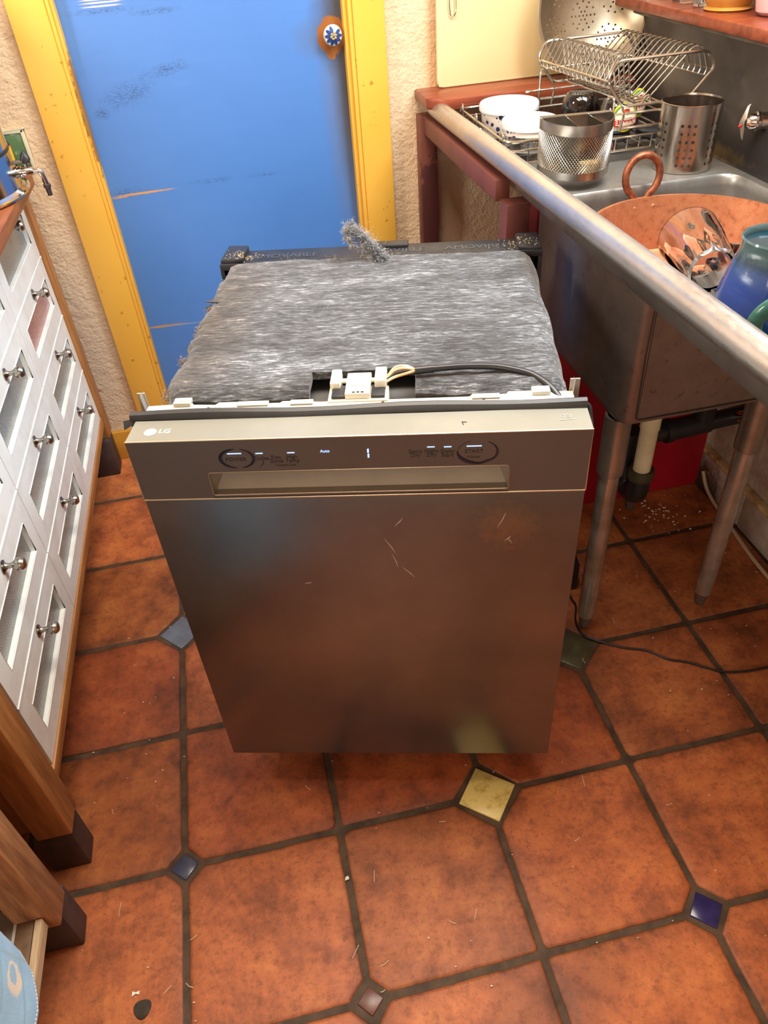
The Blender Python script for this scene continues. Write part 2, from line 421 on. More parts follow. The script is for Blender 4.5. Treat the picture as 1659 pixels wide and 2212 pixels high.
c = stain(c, (156, 98, 46), (0.636, Y, 1.062), (0.012, 1, 0.012), soft=0.1, amp=0.7, nscale=90)
t.set(Base_Color=c, Roughness=0.36); t.bump(t.noise(14, 5, 0.5, (1, 1, 3)), 0.12, 0.004); DOORM = t.m
door = build('door_1', G().box((-0.02, Y, 0.004), (0.69, 1.79, 2.05)), DOORM, kind='structure')
g = G(); g.lathe([(0.0, 0.0), (0.009, 0.0), (0.009, 0.012), (0.02, 0.016), (0.0235, 0.024), (0.021, 0.032), (0.012, 0.0375), (0.0001, 0.039)], 28, Matrix.Translation((0.640, Y, 1.106)) @ Matrix.Rotation(R(90), 4, 'X'))
knob = build('door_knob', g, mat('knob_white_glaze', (214, 210, 196), 0.15), door)
KB = mat('knob_blue_glaze', (38, 68, 128), 0.15); KO = mat('knob_orange_glaze', (226, 148, 48), 0.15); KT = mat('knob_teal_glaze', (64, 116, 128), 0.15)
MK = Matrix.Translation((0.640, Y, 1.106)) @ Matrix.Rotation(R(90), 4, 'X')
def domeh(r): return 0.0392 - 12 * r * r - 1500 * r ** 4 * 15
for k in range(10):
    a = 2 * PI * k / 10; g = G()
    pts = [(0.0138 + 0.0078 * math.cos(q), 0.0043 * math.sin(q)) for q in [2 * PI * i / 10 for i in range(10)]]
    vs = [MK @ Vector((x * math.cos(a) - y * math.sin(a), x * math.sin(a) + y * math.cos(a), 0.0396 - 0.125 * math.hypot(x, y) if math.hypot(x, y) < .012 else 0.0381 - 0.62 * (math.hypot(x, y) - .012))) for x, y in pts]
    g.add(vs, [tuple(range(10))]); build('petal', g, KB, knob, thick=0.0008)
for k in range(6):
    a = 2 * PI * k / 6 + 0.3
    build('bead', G().ball(MK @ Vector((0.0063 * math.cos(a), 0.0063 * math.sin(a), 0.038)), 0.0027, 10, 6), KO, knob)
build('bead', G().ball(MK @ Vector((0, 0, 0.0386)), 0.0034, 10, 6), KT, knob)

t = NT('yellow_trim_paint')
c = t.ramp(t.noise(3, 5), [(0.3, lin((232, 176, 66))), (0.7, lin((238, 186, 82)))])
c = t.mix(t.math('MULTIPLY', t.ramp(t.noise(46, 4, 0.6), [(0.66, (0, 0, 0)), (0.72, (1, 1, 1))]), 0.7), c, lin((150, 98, 16)))
c = t.mix(t.blob((0.012, 1.7, 1.0), (0.012, 1, 0.16), 0.3, 0.8, 60, 0.8), c, lin((120, 84, 50)))
t.set(Base_Color=c, Roughness=0.4); t.bump(t.noise(40, 5, 0.5, (1, 1, 0.3)), 0.15, 0.004); YEL = t.m
g = G(); g.box((-0.092, 1.703, 0), (-0.008, 1.76, 2.1)); g.box((-0.008, 1.708, 0), (0.001, 1.765, 2.1)); g.box((0.001, 1.716, 0), (0.009, 1.77, 2.1))
build('trim_1', g, YEL, kind='structure', bevel=0.002)
g = G(); g.box((0.690, 1.703, 0), (0.769, 1.76, 2.1)); g.box((0.679, 1.708, 0), (0.690, 1.765, 2.1)); g.box((0.669, 1.72, 0), (0.679, 1.77, 2.1))
build('trim_2', g, YEL, kind='structure', bevel=0.002)
build('baseboard_back', G().box((-1.0, 1.708, 0), (-0.092, 1.7249, 0.1)), mat('baseboard_yellow', (206, 150, 52), 0.45, 0, (182, 124, 40), 8), kind='structure', bevel=0.002)
t = NT('white_skirting_tile')
c = t.ramp(t.noise(9, 7, 0.65), [(0.35, lin((206, 196, 184))), (0.6, lin((168, 144, 124)))])
c = t.mix(t.blob((1.5, 1.03, 0.03), (0.2, 0.09, 0.08), 0.6, 0.8, 40, 0.9), c, lin((70, 52, 40)))
t.set(Base_Color=c, Roughness=0.35); SKT = t.m
sk = build('baseboard_right', G().box((1.494, -0.6, 0), (1.502, 1.72, 0.02)), SKT, kind='structure')
for k in range(11):
    y0 = -0.6 + k * 0.21; build('skirting_tile', G().box((1.488, y0 + 0.0015, 0.001), (1.5015, min(y0 + 0.2085, 1.72), 0.112)), SKT, sk, bevel=0.0015)
build('skirting_cap', G().box((1.48, -0.6, 0.113), (1.5018, 1.72, 0.126)), mat('cream_cap', (224, 192, 136), 0.45, 0, (150, 108, 70), 16, 7, 0.5, 0.66), sk, bevel=0.003)
gt = tag(build('wall_tile', G().box((-0.262, 1.713, 0.902), (-0.153, 1.7249, 0.977)), mat('green_glaze', (92, 122, 84), 0.18, 0, (78, 108, 70), 8), bevel=0.003),
    'glossy green square wall tile with cream edge beside the steel urn', 'tile')
build('tile_edging', G().box((-0.153, 1.711, 0.896), (-0.145, 1.7249, 0.985)).box((-0.262, 1.711, 0.977), (-0.145, 1.7249, 0.985)), mat('cream_grout', (222, 216, 186), 0.6), gt, bevel=0.002)
# ------------------------------------------------------------------ the dishwasher
M = Matrix.Translation((0.422, 0.369, 0)) @ Matrix.Rotation(R(-14.662), 4, 'Z')
dw = thing('dishwasher', 'stainless steel dishwasher standing loose on the tiles, felt-covered tub behind', 'dishwasher', M=M)
def dbuild(*a, **k): return build(*a, world=False, **k)
t = NT('door_steel')
br = t.noise(900, 2, 0.5, (0.02, 1, 1)); lo = t.noise(3.2, 5, 0.6)
c = t.ramp(lo, [(0.3, lin((142, 142, 142))), (0.7, lin((118, 117, 116)))])
c = t.mix(t.blob((0.2, 0, 0.69), (0.05, 1, 0.05), 0.8, 1.0, 80, 0.3), c, lin((196, 170, 130)))
sm = t.noise(7, 6, 0.7)
t.set(Base_Color=c, Metallic=0.92, Roughness=t.math('ADD', t.math('MULTIPLY_ADD', sm, 0.08, 0.24), t.math('MULTIPLY', br, 0.05)), Anisotropic=0.5)
t.bump(br, 0.02, 0.001); DST = t.m
W0, W1 = -0.310, 0.300
dp = dbuild('door_panel', G().box((W0, 0.0, 0.105), (W1, 0.045, 0.7505)), DST, parent=dw, bevel=0.0015)
SCR = mat('scratch_white', (214, 204, 190), 0.5)
for (x, z, L, a) in ((0.03, 0.655, 0.035, -1.1), (0.036, 0.625, 0.03, -1.3), (0.055, 0.60, 0.028, -0.9), (0.045, 0.7, 0.02, 0.9), (0.2, 0.665, 0.012, 0.8), (0.203, 0.66, 0.014, 2.2), (0.19, 0.7, 0.03, 1.2), (-0.1, 0.58, 0.012, 0.2)):
    d = Vector((math.cos(a), 0, math.sin(a))) * L / 2; c0 = Vector((x, -0.0001, z))
    dbuild('scratch', G().tube([c0 - d, c0 + d * 0.2 + Vector((0.001, 0, 0)), c0 + d], [0.0001, 0.0005, 0.0001], 4), SCR, parent=dp)
PAN = mat('panel_dark_steel', (108, 99, 93), 0.45, 0.55, (98, 90, 84), 4, 6, rvar=0.12)
PTOP = mat('panel_top_grey', (150, 148, 136), 0.42, 0.3, (138, 136, 124), 5, 6)
hx0, hx1, hz0, hz1 = -0.209, 0.197, 0.7575, 0.7965
g = G(); g.box((W0, 0, 0.753), (hx0, 0.05, 0.85)); g.box((hx1, 0, 0.753), (W1, 0.05, 0.85)); g.box((hx0, 0, hz1), (hx1, 0.05, 0.85)); g.box((hx0, 0.0005, 0.753), (hx1, 0.05, hz0))
g.mi = [1 if f == 1 else 0 for q in range(4) for f in range(6)]
cp = dbuild('control_panel', g, [PAN, PTOP], parent=dw)
dbuild('panel_edge_trim', G().tube([(W0, 0.0, 0.752), (W0, 0.0, 0.85), (W1, 0.0, 0.85), (W1, 0.0, 0.752)], 0.0012, 6).tube([(W0, -0.0005, 0.7515), (W1, -0.0005, 0.7515)], 0.0012, 6), mat('pale_edge', (214, 196, 166), 0.3, 0.8), parent=cp)
# handle pocket: sloping back, open at the front
g = G(); d = 0.03
g.add([(hx0, 0.001, hz0), (hx1, 0.001, hz0), (hx1, 0.001, hz1), (hx0, 0.001, hz1), (hx0 + .002, 0.012, hz0 + .001), (hx1 - .002, 0.012, hz0 + .001), (hx1 - .02, d + .012, hz1 - .001), (hx0 + .02, d + .012, hz1 - .001)],
      [(0, 1, 5, 4), (1, 2, 6, 5), (2, 3, 7, 6), (3, 0, 4, 7), (4, 5, 6, 7)])
dbuild('handle_pocket', g, mat('pocket_grey', (150, 142, 128), 0.4, 0.35, (168, 158, 142), 5), parent=cp)
dbuild('pocket_rim', G().tube(rnd([(hx0, -0.0004, hz0), (hx1, -0.0004, hz0), (hx1, -0.0004, hz1), (hx0, -0.0004, hz1)], 0.004, 3, True), 0.0011, 6, True), mat('pocket_rim_grey', (150, 134, 116), 0.35, 0.6), parent=cp)
# printing and lights on the panel (flat print)
INK = mat('panel_print', (48, 42, 40), 0.6); LED = glow('led_blue', (150, 185, 255), 1.7)
FR = lambda x, z: Matrix.Translation((x, -0.0004, z)) @ Matrix.Rotation(R(90), 4, 'X')
def ptxt(name, s, x, z, size, m=INK): return text(name, s, size, FR(x, z), m, cp)
for s, x, z, sz in (('POWER', -0.1665, 0.8175, 0.0083), ('Cycles', -0.1325, 0.8185, 0.0083), ('Flex\nZone', -0.112, 0.8165, 0.0083), ('High\nTemp', -0.0905, 0.8165, 0.0083), ('* Control Lock', -0.1005, 0.8065, 0.0045),
                    ('Extra\nDry', 0.0735, 0.8195, 0.0083), ('Night\nDry', 0.0945, 0.8195, 0.0083), ('Delay\nStart', 0.1155, 0.8185, 0.0083), ('START', 0.150, 0.8205, 0.0083), ('* Cancel', 0.1495, 0.8115, 0.0048)):
    ptxt('printed_word', s, x, z, sz)
ptxt('lit_word', 'Auto', -0.0455, 0.8275, 0.0062, LED)
def led(x, z, w_, h_=0.0013): dbuild('indicator_light', G().box((x - w_ / 2, -0.0006, z - h_ / 2), (x + w_ / 2, 0.0004, z + h_ / 2)), LED, parent=cp)
for x, z, w_ in ((-0.167, 0.8275, 0.019), (-0.1335, 0.8268, 0.0098), (-0.091, 0.8265, 0.0098), (0.094, 0.8295, 0.0098), (0.1158, 0.829, 0.0098), (0.150, 0.829, 0.0195)): led(x, z, w_)
for z in (0.8262, 0.8183):
    dbuild('display_segment', G().prism([(-0.0011, -0.0035), (0.0011, -0.0026), (0.0011, 0.0035), (-0.0011, 0.0026)], 0, 0.0006, Matrix.Translation((0.0115, -0.0001, z)) @ Matrix.Rotation(R(90), 4, 'X')), LED, parent=cp)
PEN = mat('marker_ink', (34, 30, 44), 0.45)
def pen(cx, cz, rx, rz, arcs):
    for a0, a1, w0, off in arcs:
        pts = []; rs = []
        for k in range(25):
            a = R(a0 + (a1 - a0) * k / 24); q = 1 + off * math.sin(k / 24 * PI)
            pts.append((cx + rx * q * math.cos(a), -0.0001, cz + rz * q * math.sin(a))); rs.append(max(0.0004, 1.35 * w0 * math.sin(PI * (k + 1) / 26) ** 0.6))
        g = G(); vs = []
        for (p, r_), a in zip(zip(pts, rs), [R(a0 + (a1 - a0) * k / 24) for k in range(25)]):
            dx, dz = math.cos(a) * r_, math.sin(a) * r_
            vs += [(p[0] - dx, -0.00035, p[2] - dz), (p[0] + dx, -0.00035, p[2] + dz)]
        g.add(vs, [(2 * i, 2 * i + 1, 2 * i + 3, 2 * i + 2) for i in range(24)])
        dbuild('pen_mark', g, PEN, parent=cp)
pen(-0.1645, 0.819, 0.0225, 0.0155, ((95, 262, 0.0018, 0), (100, 240, 0.0012, 0.06), (75, -78, 0.0014, 0), (40, -70, 0.001, -0.05)))
pen(0.1545, 0.8195, 0.026, 0.0185, ((170, 300, 0.0016, 0), (180, 285, 0.0012, -0.12), (300, 400, 0.0013, 0), (270, 330, 0.001, -0.1), (60, 20, 0.0006, 0), (110, 165, 0.0003, 0)))
pen(-0.146, 0.814, 0.016, 0.012, ((10, -50, 0.0005, 0),))
TOPM = lambda x, v: Matrix.Translation((x, v, 0.8503))
PALE = mat('pale_print', (222, 220, 204), 0.5)
text('maker_mark', 'LG', 0.0135, TOPM(-0.262, 0.0235), PALE, cp, bold=0.0003)
g = G(); n = 28
g.add([(-0.2815 + 0.0085 * math.cos(2 * PI * k / n), 0.0225 + 0.0085 * math.sin(2 * PI * k / n), 0.8504) for k in range(n)], [tuple(range(n))])
dbuild('emblem_disc', g, PALE, parent=cp)
g = G()
EM = mat('emblem_lines', (188, 186, 168), 0.5)
arc = [(-0.2815 + 0.0058 * math.cos(R(a)), 0.0225 + 0.0058 * math.sin(R(a)), 0.8506) for a in range(60, 361, 15)]
g.tube(arc + [(-0.2785, 0.0225, 0.8506)], 0.0004, 4)
g.tube([(-0.2812, 0.0262, 0.8506), (-0.2812, 0.019, 0.8506), (-0.279, 0.019, 0.8506)], 0.0004, 4)
g.ball((-0.2842, 0.0255, 0.8505), (0.0008, 0.0008, 0.0002), 8, 4)
dbuild('emblem_lines', g, EM, parent=cp)
g = G(); g.tube(rnd([(0.268, 0.027, 0.8506), (0.276, 0.027, 0.8506), (0.276, 0.034, 0.8506), (0.268, 0.034, 0.8506)], 0.001, 2, True), 0.0004, 4, True)
g.tube([(0.261, 0.022, 0.8506), (0.281, 0.023, 0.8506)], 0.0004, 4); g.tube([(0.268, 0.0335, 0.8506), (0.264, 0.032, 0.8506), (0.262, 0.029, 0.8506), (0.266, 0.027, 0.8506)], 0.0004, 4); g.tube([(0.27, 0.0305, 0.8506), (0.274, 0.0305, 0.8506)], 0.0004, 4)
dbuild('printed_symbol', g, PALE, parent=cp)
dbuild('pen_mark', G().tube([(0.137, 0.018, 0.8505), (0.135, 0.0245, 0.8505), (0.1412, 0.0238, 0.8505)], 0.0005, 4), PEN, parent=cp)
# rubber gasket behind the panel
g = G(); prof = [(0.0505, 0.842), (0.0505, 0.852), (0.053, 0.8585), (0.0585, 0.8605), (0.064, 0.858), (0.066, 0.852), (0.066, 0.842)]
xs = [-0.3185 + 0.6185 * k / 30 for k in range(31)]; vs = []
for x in xs:
    for v, z in prof: vs.append((x, v + 0.0012 * math.sin(x * 17), z + 0.0012 * math.sin(x * 23)))
m_ = len(prof); g.add(vs, [(i * m_ + k, i * m_ + k + 1, (i + 1) * m_ + k + 1, (i + 1) * m_ + k) for i in range(30) for k in range(m_ - 1)])
gk = dbuild('gasket', g, mat('black_rubber', (46, 44, 44), 0.4, 0, (34, 32, 32), 20), parent=dw)
dbuild('gasket_end', G().tube(rnd([(0.296, 0.058, 0.852), (0.304, 0.058, 0.848), (0.3065, 0.05, 0.832), (0.3055, 0.03, 0.818)], 0.006), 0.0035, 8), MC['black_rubber'], parent=gk)
dbuild('gasket_end', G().add([(-0.3185, 0.052, 0.852), (-0.326, 0.048, 0.853), (-0.325, 0.04, 0.843), (-0.312, 0.052, 0.846)], [(0, 1, 2, 3)]), MC['black_rubber'], parent=gk, thick=0.002)
# white inner door rail
WR = mat('inner_rail_white', (214, 214, 202), 0.4, 0.1, (196, 190, 172), 14, 6)
g = G(); poly = [(-0.300, 0.067), (0.286, 0.067), (0.286, 0.086), (0.235, 0.086), (0.232, 0.09), (0.2, 0.09), (0.197, 0.084), (0.15, 0.084), (0.147, 0.08), (-0.06, 0.079), (-0.08, 0.084), (-0.11, 0.084), (-0.113, 0.08), (-0.15, 0.08), (-0.153, 0.086), (-0.2, 0.086), (-0.204, 0.08), (-0.235, 0.082), (-0.24, 0.09), (-0.262, 0.09), (-0.268, 0.084), (-0.300, 0.082)]
g.prism(poly, 0.83, 0.8545)
rail = dbuild('inner_rail', g, WR, parent=dw, bevel=0.001)
for x0, x1 in ((-0.172, -0.128), (0.15, 0.188), (-0.098, -0.066)):
    dbuild('rail_tab', G().box((x0, 0.071, 0.8545), (x1, 0.082, 0.8575)), WR, parent=rail, bevel=0.0012)
for x in (0.243, -0.25):
    dbuild('rail_boss', G().box((x - 0.012, 0.076, 0.8545), (x + 0.012, 0.091, 0.8605)).tube([(x, 0.0835, 0.8604), (x, 0.0835, 0.8615)], 0.0035, 10), WR, parent=rail, bevel=0.0015)
for x in (-0.212, 0.166, 0.03): dbuild('rail_hole', G().tube([(x, 0.0715, 0.8543), (x, 0.0715, 0.8547)], 0.0022, 10), BLACKP, parent=rail)
for s, x in ((1, 0.283), (-1, -0.302)):
    dbuild('rail_ear', G().add([(x, 0.075, 0.83), (x, 0.095, 0.83), (x + s * 0.004, 0.092, 0.872), (x + s * 0.004, 0.078, 0.875)], [(0, 1, 2, 3)]).box((x - 0.001, 0.088, 0.84), (x + s * 0.012, 0.0905, 0.871)), mat('ear_grey', (176, 172, 164), 0.4, 0.4), parent=rail)
# felt insulation draped over the tub
t = NT('grey_felt')
st = t.noise(230, 7, 0.74, (0.16, 1.0, 1.0), 0.4); s2 = t.noise(420, 3, 0.7, (0.22, 1, 1)); s3 = t.noise(14, 6, 0.7, (0.35, 1, 1))
v = t.math('ADD', t.math('MULTIPLY', st, 0.62), t.math('ADD', t.math('MULTIPLY', s2, 0.26), t.math('MULTIPLY', s3, 0.3)))
c = t.ramp(v, [(0.5, lin((20, 20, 22))), (0.58, lin((58, 60, 64))), (0.655, lin((98, 102, 107))), (0.75, lin((190, 195, 202)))])
cb = t.mix(1.0, c, lin((216, 176, 136)), 'MULTIPLY')
dust = t.math('MAXIMUM', t.blob((-0.29, 0.32, 0.85), (0.13, 0.5, 0.4), 0.9, 0.25, 12, 1.0), t.blob((0.0, 0.09, 0.85), (0.34, 0.07, 0.06), 0.8, 0.3, 16, 0.5))
dust = t.math('MAXIMUM', dust, t.blob((0.285, 0.48, 0.85), (0.035, 0.12, 0.3), 0.9, 0.4, 30, 0.7))
c = t.mix(dust, c, cb)
t.set(Base_Color=c, Roughness=0.95, Sheen_Weight=0.3); t.bump(v, 0.5, 0.003); FELT = t.m
g = G(); NV = 58; V0, V1 = 0.096, 0.562
cs = []  # cross-section, s -> (x, z)
for k in range(7): cs.append((-0.268 - 0.004 * k / 6, 0.60 + 0.23 * k / 6))
cs += [(-0.276, 0.842), (-0.272, 0.8485)]
NX = 60
for k in range(NX + 1): cs.append((-0.266 + 0.522 * k / NX, 0.8505))
cs += [(0.265, 0.848), (0.2715, 0.842), (0.2745, 0.832)] + [(0.2745, 0.832 - 0.04 * k) for k in range(1, 6)]
ncs = len(cs); vs = []; hole = set()
for j in range(NV + 1):
    v_ = V0 + (V1 - V0) * j / NV
    for i, (x, z) in enumerate(cs):
        nz = 0.0035 * noise.noise((x * 9, v_ * 9, 0)) + 0.0016 * noise.noise((x * 40, v_ * 60, 2)) if z > 0.84 else 0
        if j <= 1 and z > 0.84: nz -= 0.004 * (2 - j)
        dx = 0.0
        if x < -0.258: dx = 0.012 * noise.noise((v_ * 16, 4, 1)) + 0.006 * noise.noise((v_ * 55, 2, 1)) + 0.003
        if x > 0.262: dx = 0.005 * noise.noise((v_ * 11, 7, 1))
        dv = 0
        if j in (0, NV): dv = 0.006 * noise.noise((x * 24, j, 3)) + 0.003 * noise.noise((x * 90, j, 3))
        vs.append((x + dx, v_ + dv, z + nz))
fs = []
for j in range(NV):
    for i in range(ncs - 1):
        cx = (cs[i][0] + cs[i + 1][0]) / 2; cv = V0 + (V1 - V0) * (j + 0.5) / NV
        if -0.077 < cx < 0.076 and cv < 0.146 and cs[i][1] > 0.84: continue
        fs.append((j * ncs + i, j * ncs + i + 1, (j + 1) * ncs + i + 1, (j + 1) * ncs + i))
g.add(vs, fs)
ins = dbuild('felt_cover', g, FELT, parent=dw, thick=-0.012)
# loose fibres: torn edges, and the big tuft at the back
def fibres(n, origin, length, rad, curl, up=0.6, bias=(0, 0, 0)):
    g = G()
    for k in range(n):
        p = Vector(origin(k)); d = Vector((random.gauss(0, 1), random.gauss(0, 1), abs(random.gauss(0, 1)) * up)) + Vector(bias)
        d.normalize(); pts = [p.copy()]; L = length * random.uniform(0.4, 1.2)
        for q in range(4):
            d = (d + Vector((random.gauss(0, curl), random.gauss(0, curl), random.gauss(0, curl)))).normalized(); p = p + d * L / 4; pts.append(p.copy())
        g.tube(pts, rad * random.uniform(0.6, 1.4), 3, caps=False)
    return g
FIB = mat('felt_fibre', (190, 188, 188), 0.9, 0, (122, 120, 120), 90); FIBB = mat('felt_fibre_brown', (170, 150, 128), 0.9, 0, (104, 86, 70), 60)
g = fibres(420, lambda k: (random.uniform(-0.25, 0.26), 0.562 + random.uniform(-0.004, 0.004), 0.852), 0.014, 0.00022, 0.5)
for c0 in (-0.095, -0.075, -0.02, -0.165): g.add(*(lambda q: (q.v, q.f))(fibres(60, lambda k: (c0 + random.gauss(0, 0.006), 0.562, 0.853), 0.02, 0.00025, 0.7)))
dbuild('loose_fibres', g, FIBB, parent=ins, kind='stuff')
g = fibres(240, lambda k: (-0.276 + random.uniform(-0.003, 0.003), random.uniform(0.1, 0.56), 0.845), 0.012, 0.00022, 0.5, bias=(-0.5, 0, 0))
for c0, r0 in ((0.215, 0.007), (0.315, 0.009), (0.40, 0.008), (0.118, 0.01)): g.add(*(lambda q: (q.v, q.f))(fibres(150, lambda k: (-0.284 + random.gauss(0, 0.003), c0 + random.gauss(0, r0), 0.847 + random.gauss(0, 0.003)), 0.007, 0.0003, 0.9, bias=(-0.5, 0, 0))))
dbuild('torn_edge_fibres', g, FIBB, parent=ins, kind='stuff')
g = fibres(700, lambda k: (random.uniform(-0.25, 0.25), random.uniform(0.16, 0.55), 0.853), 0.02, 0.00013, 0.35, up=0.12, bias=(2.5, 0, 0.1))
dbuild('surface_fibres', g, mat('felt_fibre_pale', (190, 192, 194), 0.9), parent=ins, kind='stuff')
g = G()
path = [Vector(p) for p in ((0.016, 0.545, 0.858), (0.002, 0.548, 0.872), (-0.012, 0.552, 0.888), (-0.024, 0.555, 0.902), (-0.034, 0.556, 0.914), (-0.044, 0.555, 0.922), (-0.05, 0.553, 0.917), (-0.05, 0.55, 0.905), (-0.045, 0.548, 0.893))]
wid = [0.022, 0.021, 0.019, 0.016, 0.012, 0.011, 0.011, 0.009, 0.005]
for a, (p, r_) in enumerate(zip(path, wid)):
    q = fibres(330, lambda k: p + Vector((random.gauss(0, r_ * .4), random.gauss(0, r_ * .35), random.gauss(0, r_ * .35))), 0.011, 0.00026, 1.1, up=1, bias=tuple((path[min(a + 1, 8)] - p) * 70)); g.add(q.v, q.f)
dbuild('felt_tuft', g, FIB, parent=ins, kind='stuff')
g = G(); core = []
g.tube([p for p in path], [r_ * 0.55 for r_ in wid], 8); dbuild('tuft_core', g, FELT, parent=ins)
for (x, v_) in ((-0.245, 0.255), (-0.205, 0.375)):
    dbuild('paper_scrap', G().prism([(0, 0), (.008, .001), (.009, .0045), (.003, .006), (.001, .003)], 0.8545, 0.8555, Matrix.Translation((x, v_, 0))), PALE, parent=ins)
# steel tub under the felt, kick plate, feet
tub = dbuild('tub', G().box((-0.262, 0.094, 0.06), (0.262, 0.575, 0.832)), mat('tub_grey', (104, 102, 100), 0.5, 0.3, (84, 82, 80), 12), parent=dw, bevel=0.006)
dbuild('door_lining', G().box((-0.29, 0.046, 0.11), (0.285, 0.093, 0.838)), mat('galvanised', (150, 148, 144), 0.45, 0.4, (126, 124, 120), 12), parent=dw)
dbuild('kick_plate', G().box((-0.27, 0.085, 0.012), (0.262, 0.093, 0.1)), BLACKP, parent=dw)
dbuild('tub_ledge', G().box((-0.285, 0.084, 0.8), (0.275, 0.1, 0.842)), mat('ledge_grimy', (150, 132, 112), 0.5, 0.4, (88, 74, 64), 18, 7), parent=dw)
for x in (-0.24, 0.24):
    for v_ in (0.12, 0.6): dbuild('foot', G().lathe([(0.016, 0), (0.016, 0.008), (0.006, 0.01), (0.006, 0.065)], 12, Matrix.Translation((x, v_, 0))), BLACKP, parent=dw)
# rear frame with cast words
g = G(); poly = [(-0.307, 0.588), (-0.225, 0.588), (-0.205, 0.575), (-0.125, 0.575), (-0.105, 0.592), (0.03 - .02, 0.592), (0.03, 0.575), (0.085, 0.575), (0.105, 0.592), (0.145, 0.592), (0.16, 0.578), (0.215, 0.578), (0.235, 0.59), (0.306, 0.588), (0.306, 0.652), (-0.307, 0.655)]
g.prism(poly, 0.838, 0.850)
rf = dbuild('rear_frame', g, BLACKP, parent=dw, bevel=0.0012)
dbuild('frame_upright', G().box((-0.307, 0.588, 0.03), (-0.30, 0.654, 0.8385)).box((-0.30, 0.646, 0.03), (-0.26, 0.654, 0.8385)).box((-0.30, 0.588, 0.76), (-0.262, 0.65, 0.764)), BLACKP, parent=rf)
dbuild('frame_upright', G().box((0.299, 0.588, 0.03), (0.306, 0.651, 0.8385)).box((0.26, 0.643, 0.03), (0.299, 0.651, 0.8385)).box((0.262, 0.588, 0.79), (0.299, 0.65, 0.794)).box((0.262, 0.588, 0.72), (0.299, 0.65, 0.724)), BLACKP, parent=rf)
dbuild('frame_back', G().box((-0.26, 0.646, 0.03), (0.26, 0.651, 0.8385)), BLACKP, parent=rf)
for k in range(14): dbuild('frame_rib', G().box((-0.27 + k * 0.041, 0.594, 0.79), (-0.2685 + k * 0.041, 0.648, 0.8385)), BLACKP, parent=rf)
dbuild('end_block', G().prism([(-0.305, 0.592), (-0.262, 0.594), (-0.262, 0.664), (-0.303, 0.667)], 0.846, 0.858), BLACKP, parent=rf, bevel=0.003)
dbuild('end_block', G().prism([(0.262, 0.594), (0.305, 0.592), (0.304, 0.664), (0.262, 0.664)], 0.846, 0.857), BLACKP, parent=rf, bevel=0.003)
dbuild('centre_tab', G().box((-0.02, 0.632, 0.846), (0.055, 0.658, 0.856)), BLACKP, parent=rf, bevel=0.002)
EMB = mat('cast_letter', (66, 68, 72), 0.4)
for s, x in (('REMOVABLE', -0.19), ('REMOVIBLE', 0.045), ('AMOVIBLE', 0.2)):
    if s == 'AMOVIBLE': x = 0.185
    if s == 'REMOVIBLE': x = 0.022
    text('cast_word', s, 0.026, Matrix.Translation((x, 0.619, 0.8502)), EMB, rf, extrude=0.0006)
g = G()
for k in range(160):
    q = random.random(); bx, bv = ((-0.27, 0.615) if q < .6 else (0.262, 0.62)); x = random.gauss(bx, 0.018); v_ = random.gauss(bv, 0.012)
    x = min(max(x, -0.298), 0.298); v_ = min(max(v_, 0.595), 0.65)
    r_ = random.uniform(0.0005, 0.0016); g.box((x, v_, 0.8575 if abs(x) > .262 else 0.850), (x + r_ * 1.5, v_ + r_, (0.8575 if abs(x) > .262 else 0.850) + r_))
dbuild('dust_crumbs', g, mat('crumb_tan', (196, 172, 134), 0.9), parent=rf, kind='stuff')
# latch
LW = mat('latch_ivory', (236, 232, 212), 0.4, 0, (222, 206, 164), 20, 5, 0.5, 0.75)
la = dbuild('latch', G().box((-0.046, 0.074, 0.838), (0.037, 0.112, 0.857)).prism([(-0.022, 0.078), (0.012, 0.078), (0.012, 0.134), (-0.022, 0.134)], 0.857, 0.866).box((-0.044, 0.1, 0.85), (-0.030, 0.138, 0.87)).box((0.018, 0.1, 0.85), (0.034, 0.138, 0.872)), LW, parent=dw, bevel=0.0012)
dbuild('latch_rod', G().tube([(-0.03, 0.122, 0.86), (0.02, 0.122, 0.86)], 0.0035, 10), LW, parent=la)
for x0 in (-0.041, 0.0135): dbuild('micro_switch', G().box((x0, 0.079, 0.857), (x0 + 0.019, 0.108, 0.8615)).box((x0 + 0.003, 0.108, 0.857), (x0 + 0.014, 0.111, 0.861)), BLACKP, parent=la, bevel=0.0008)
text('stamped_number', '24411Q', 0.006, Matrix.Translation((-0.005, 0.098, 0.8663)), mat('stamp_grey', (150, 140, 120), 0.6), la)
for x in (-0.01, -0.004, 0.002): dbuild('latch_slot', G().box((x - .002, 0.0795, 0.866), (x + .002, 0.083, 0.8664)), BLACKP, parent=la)
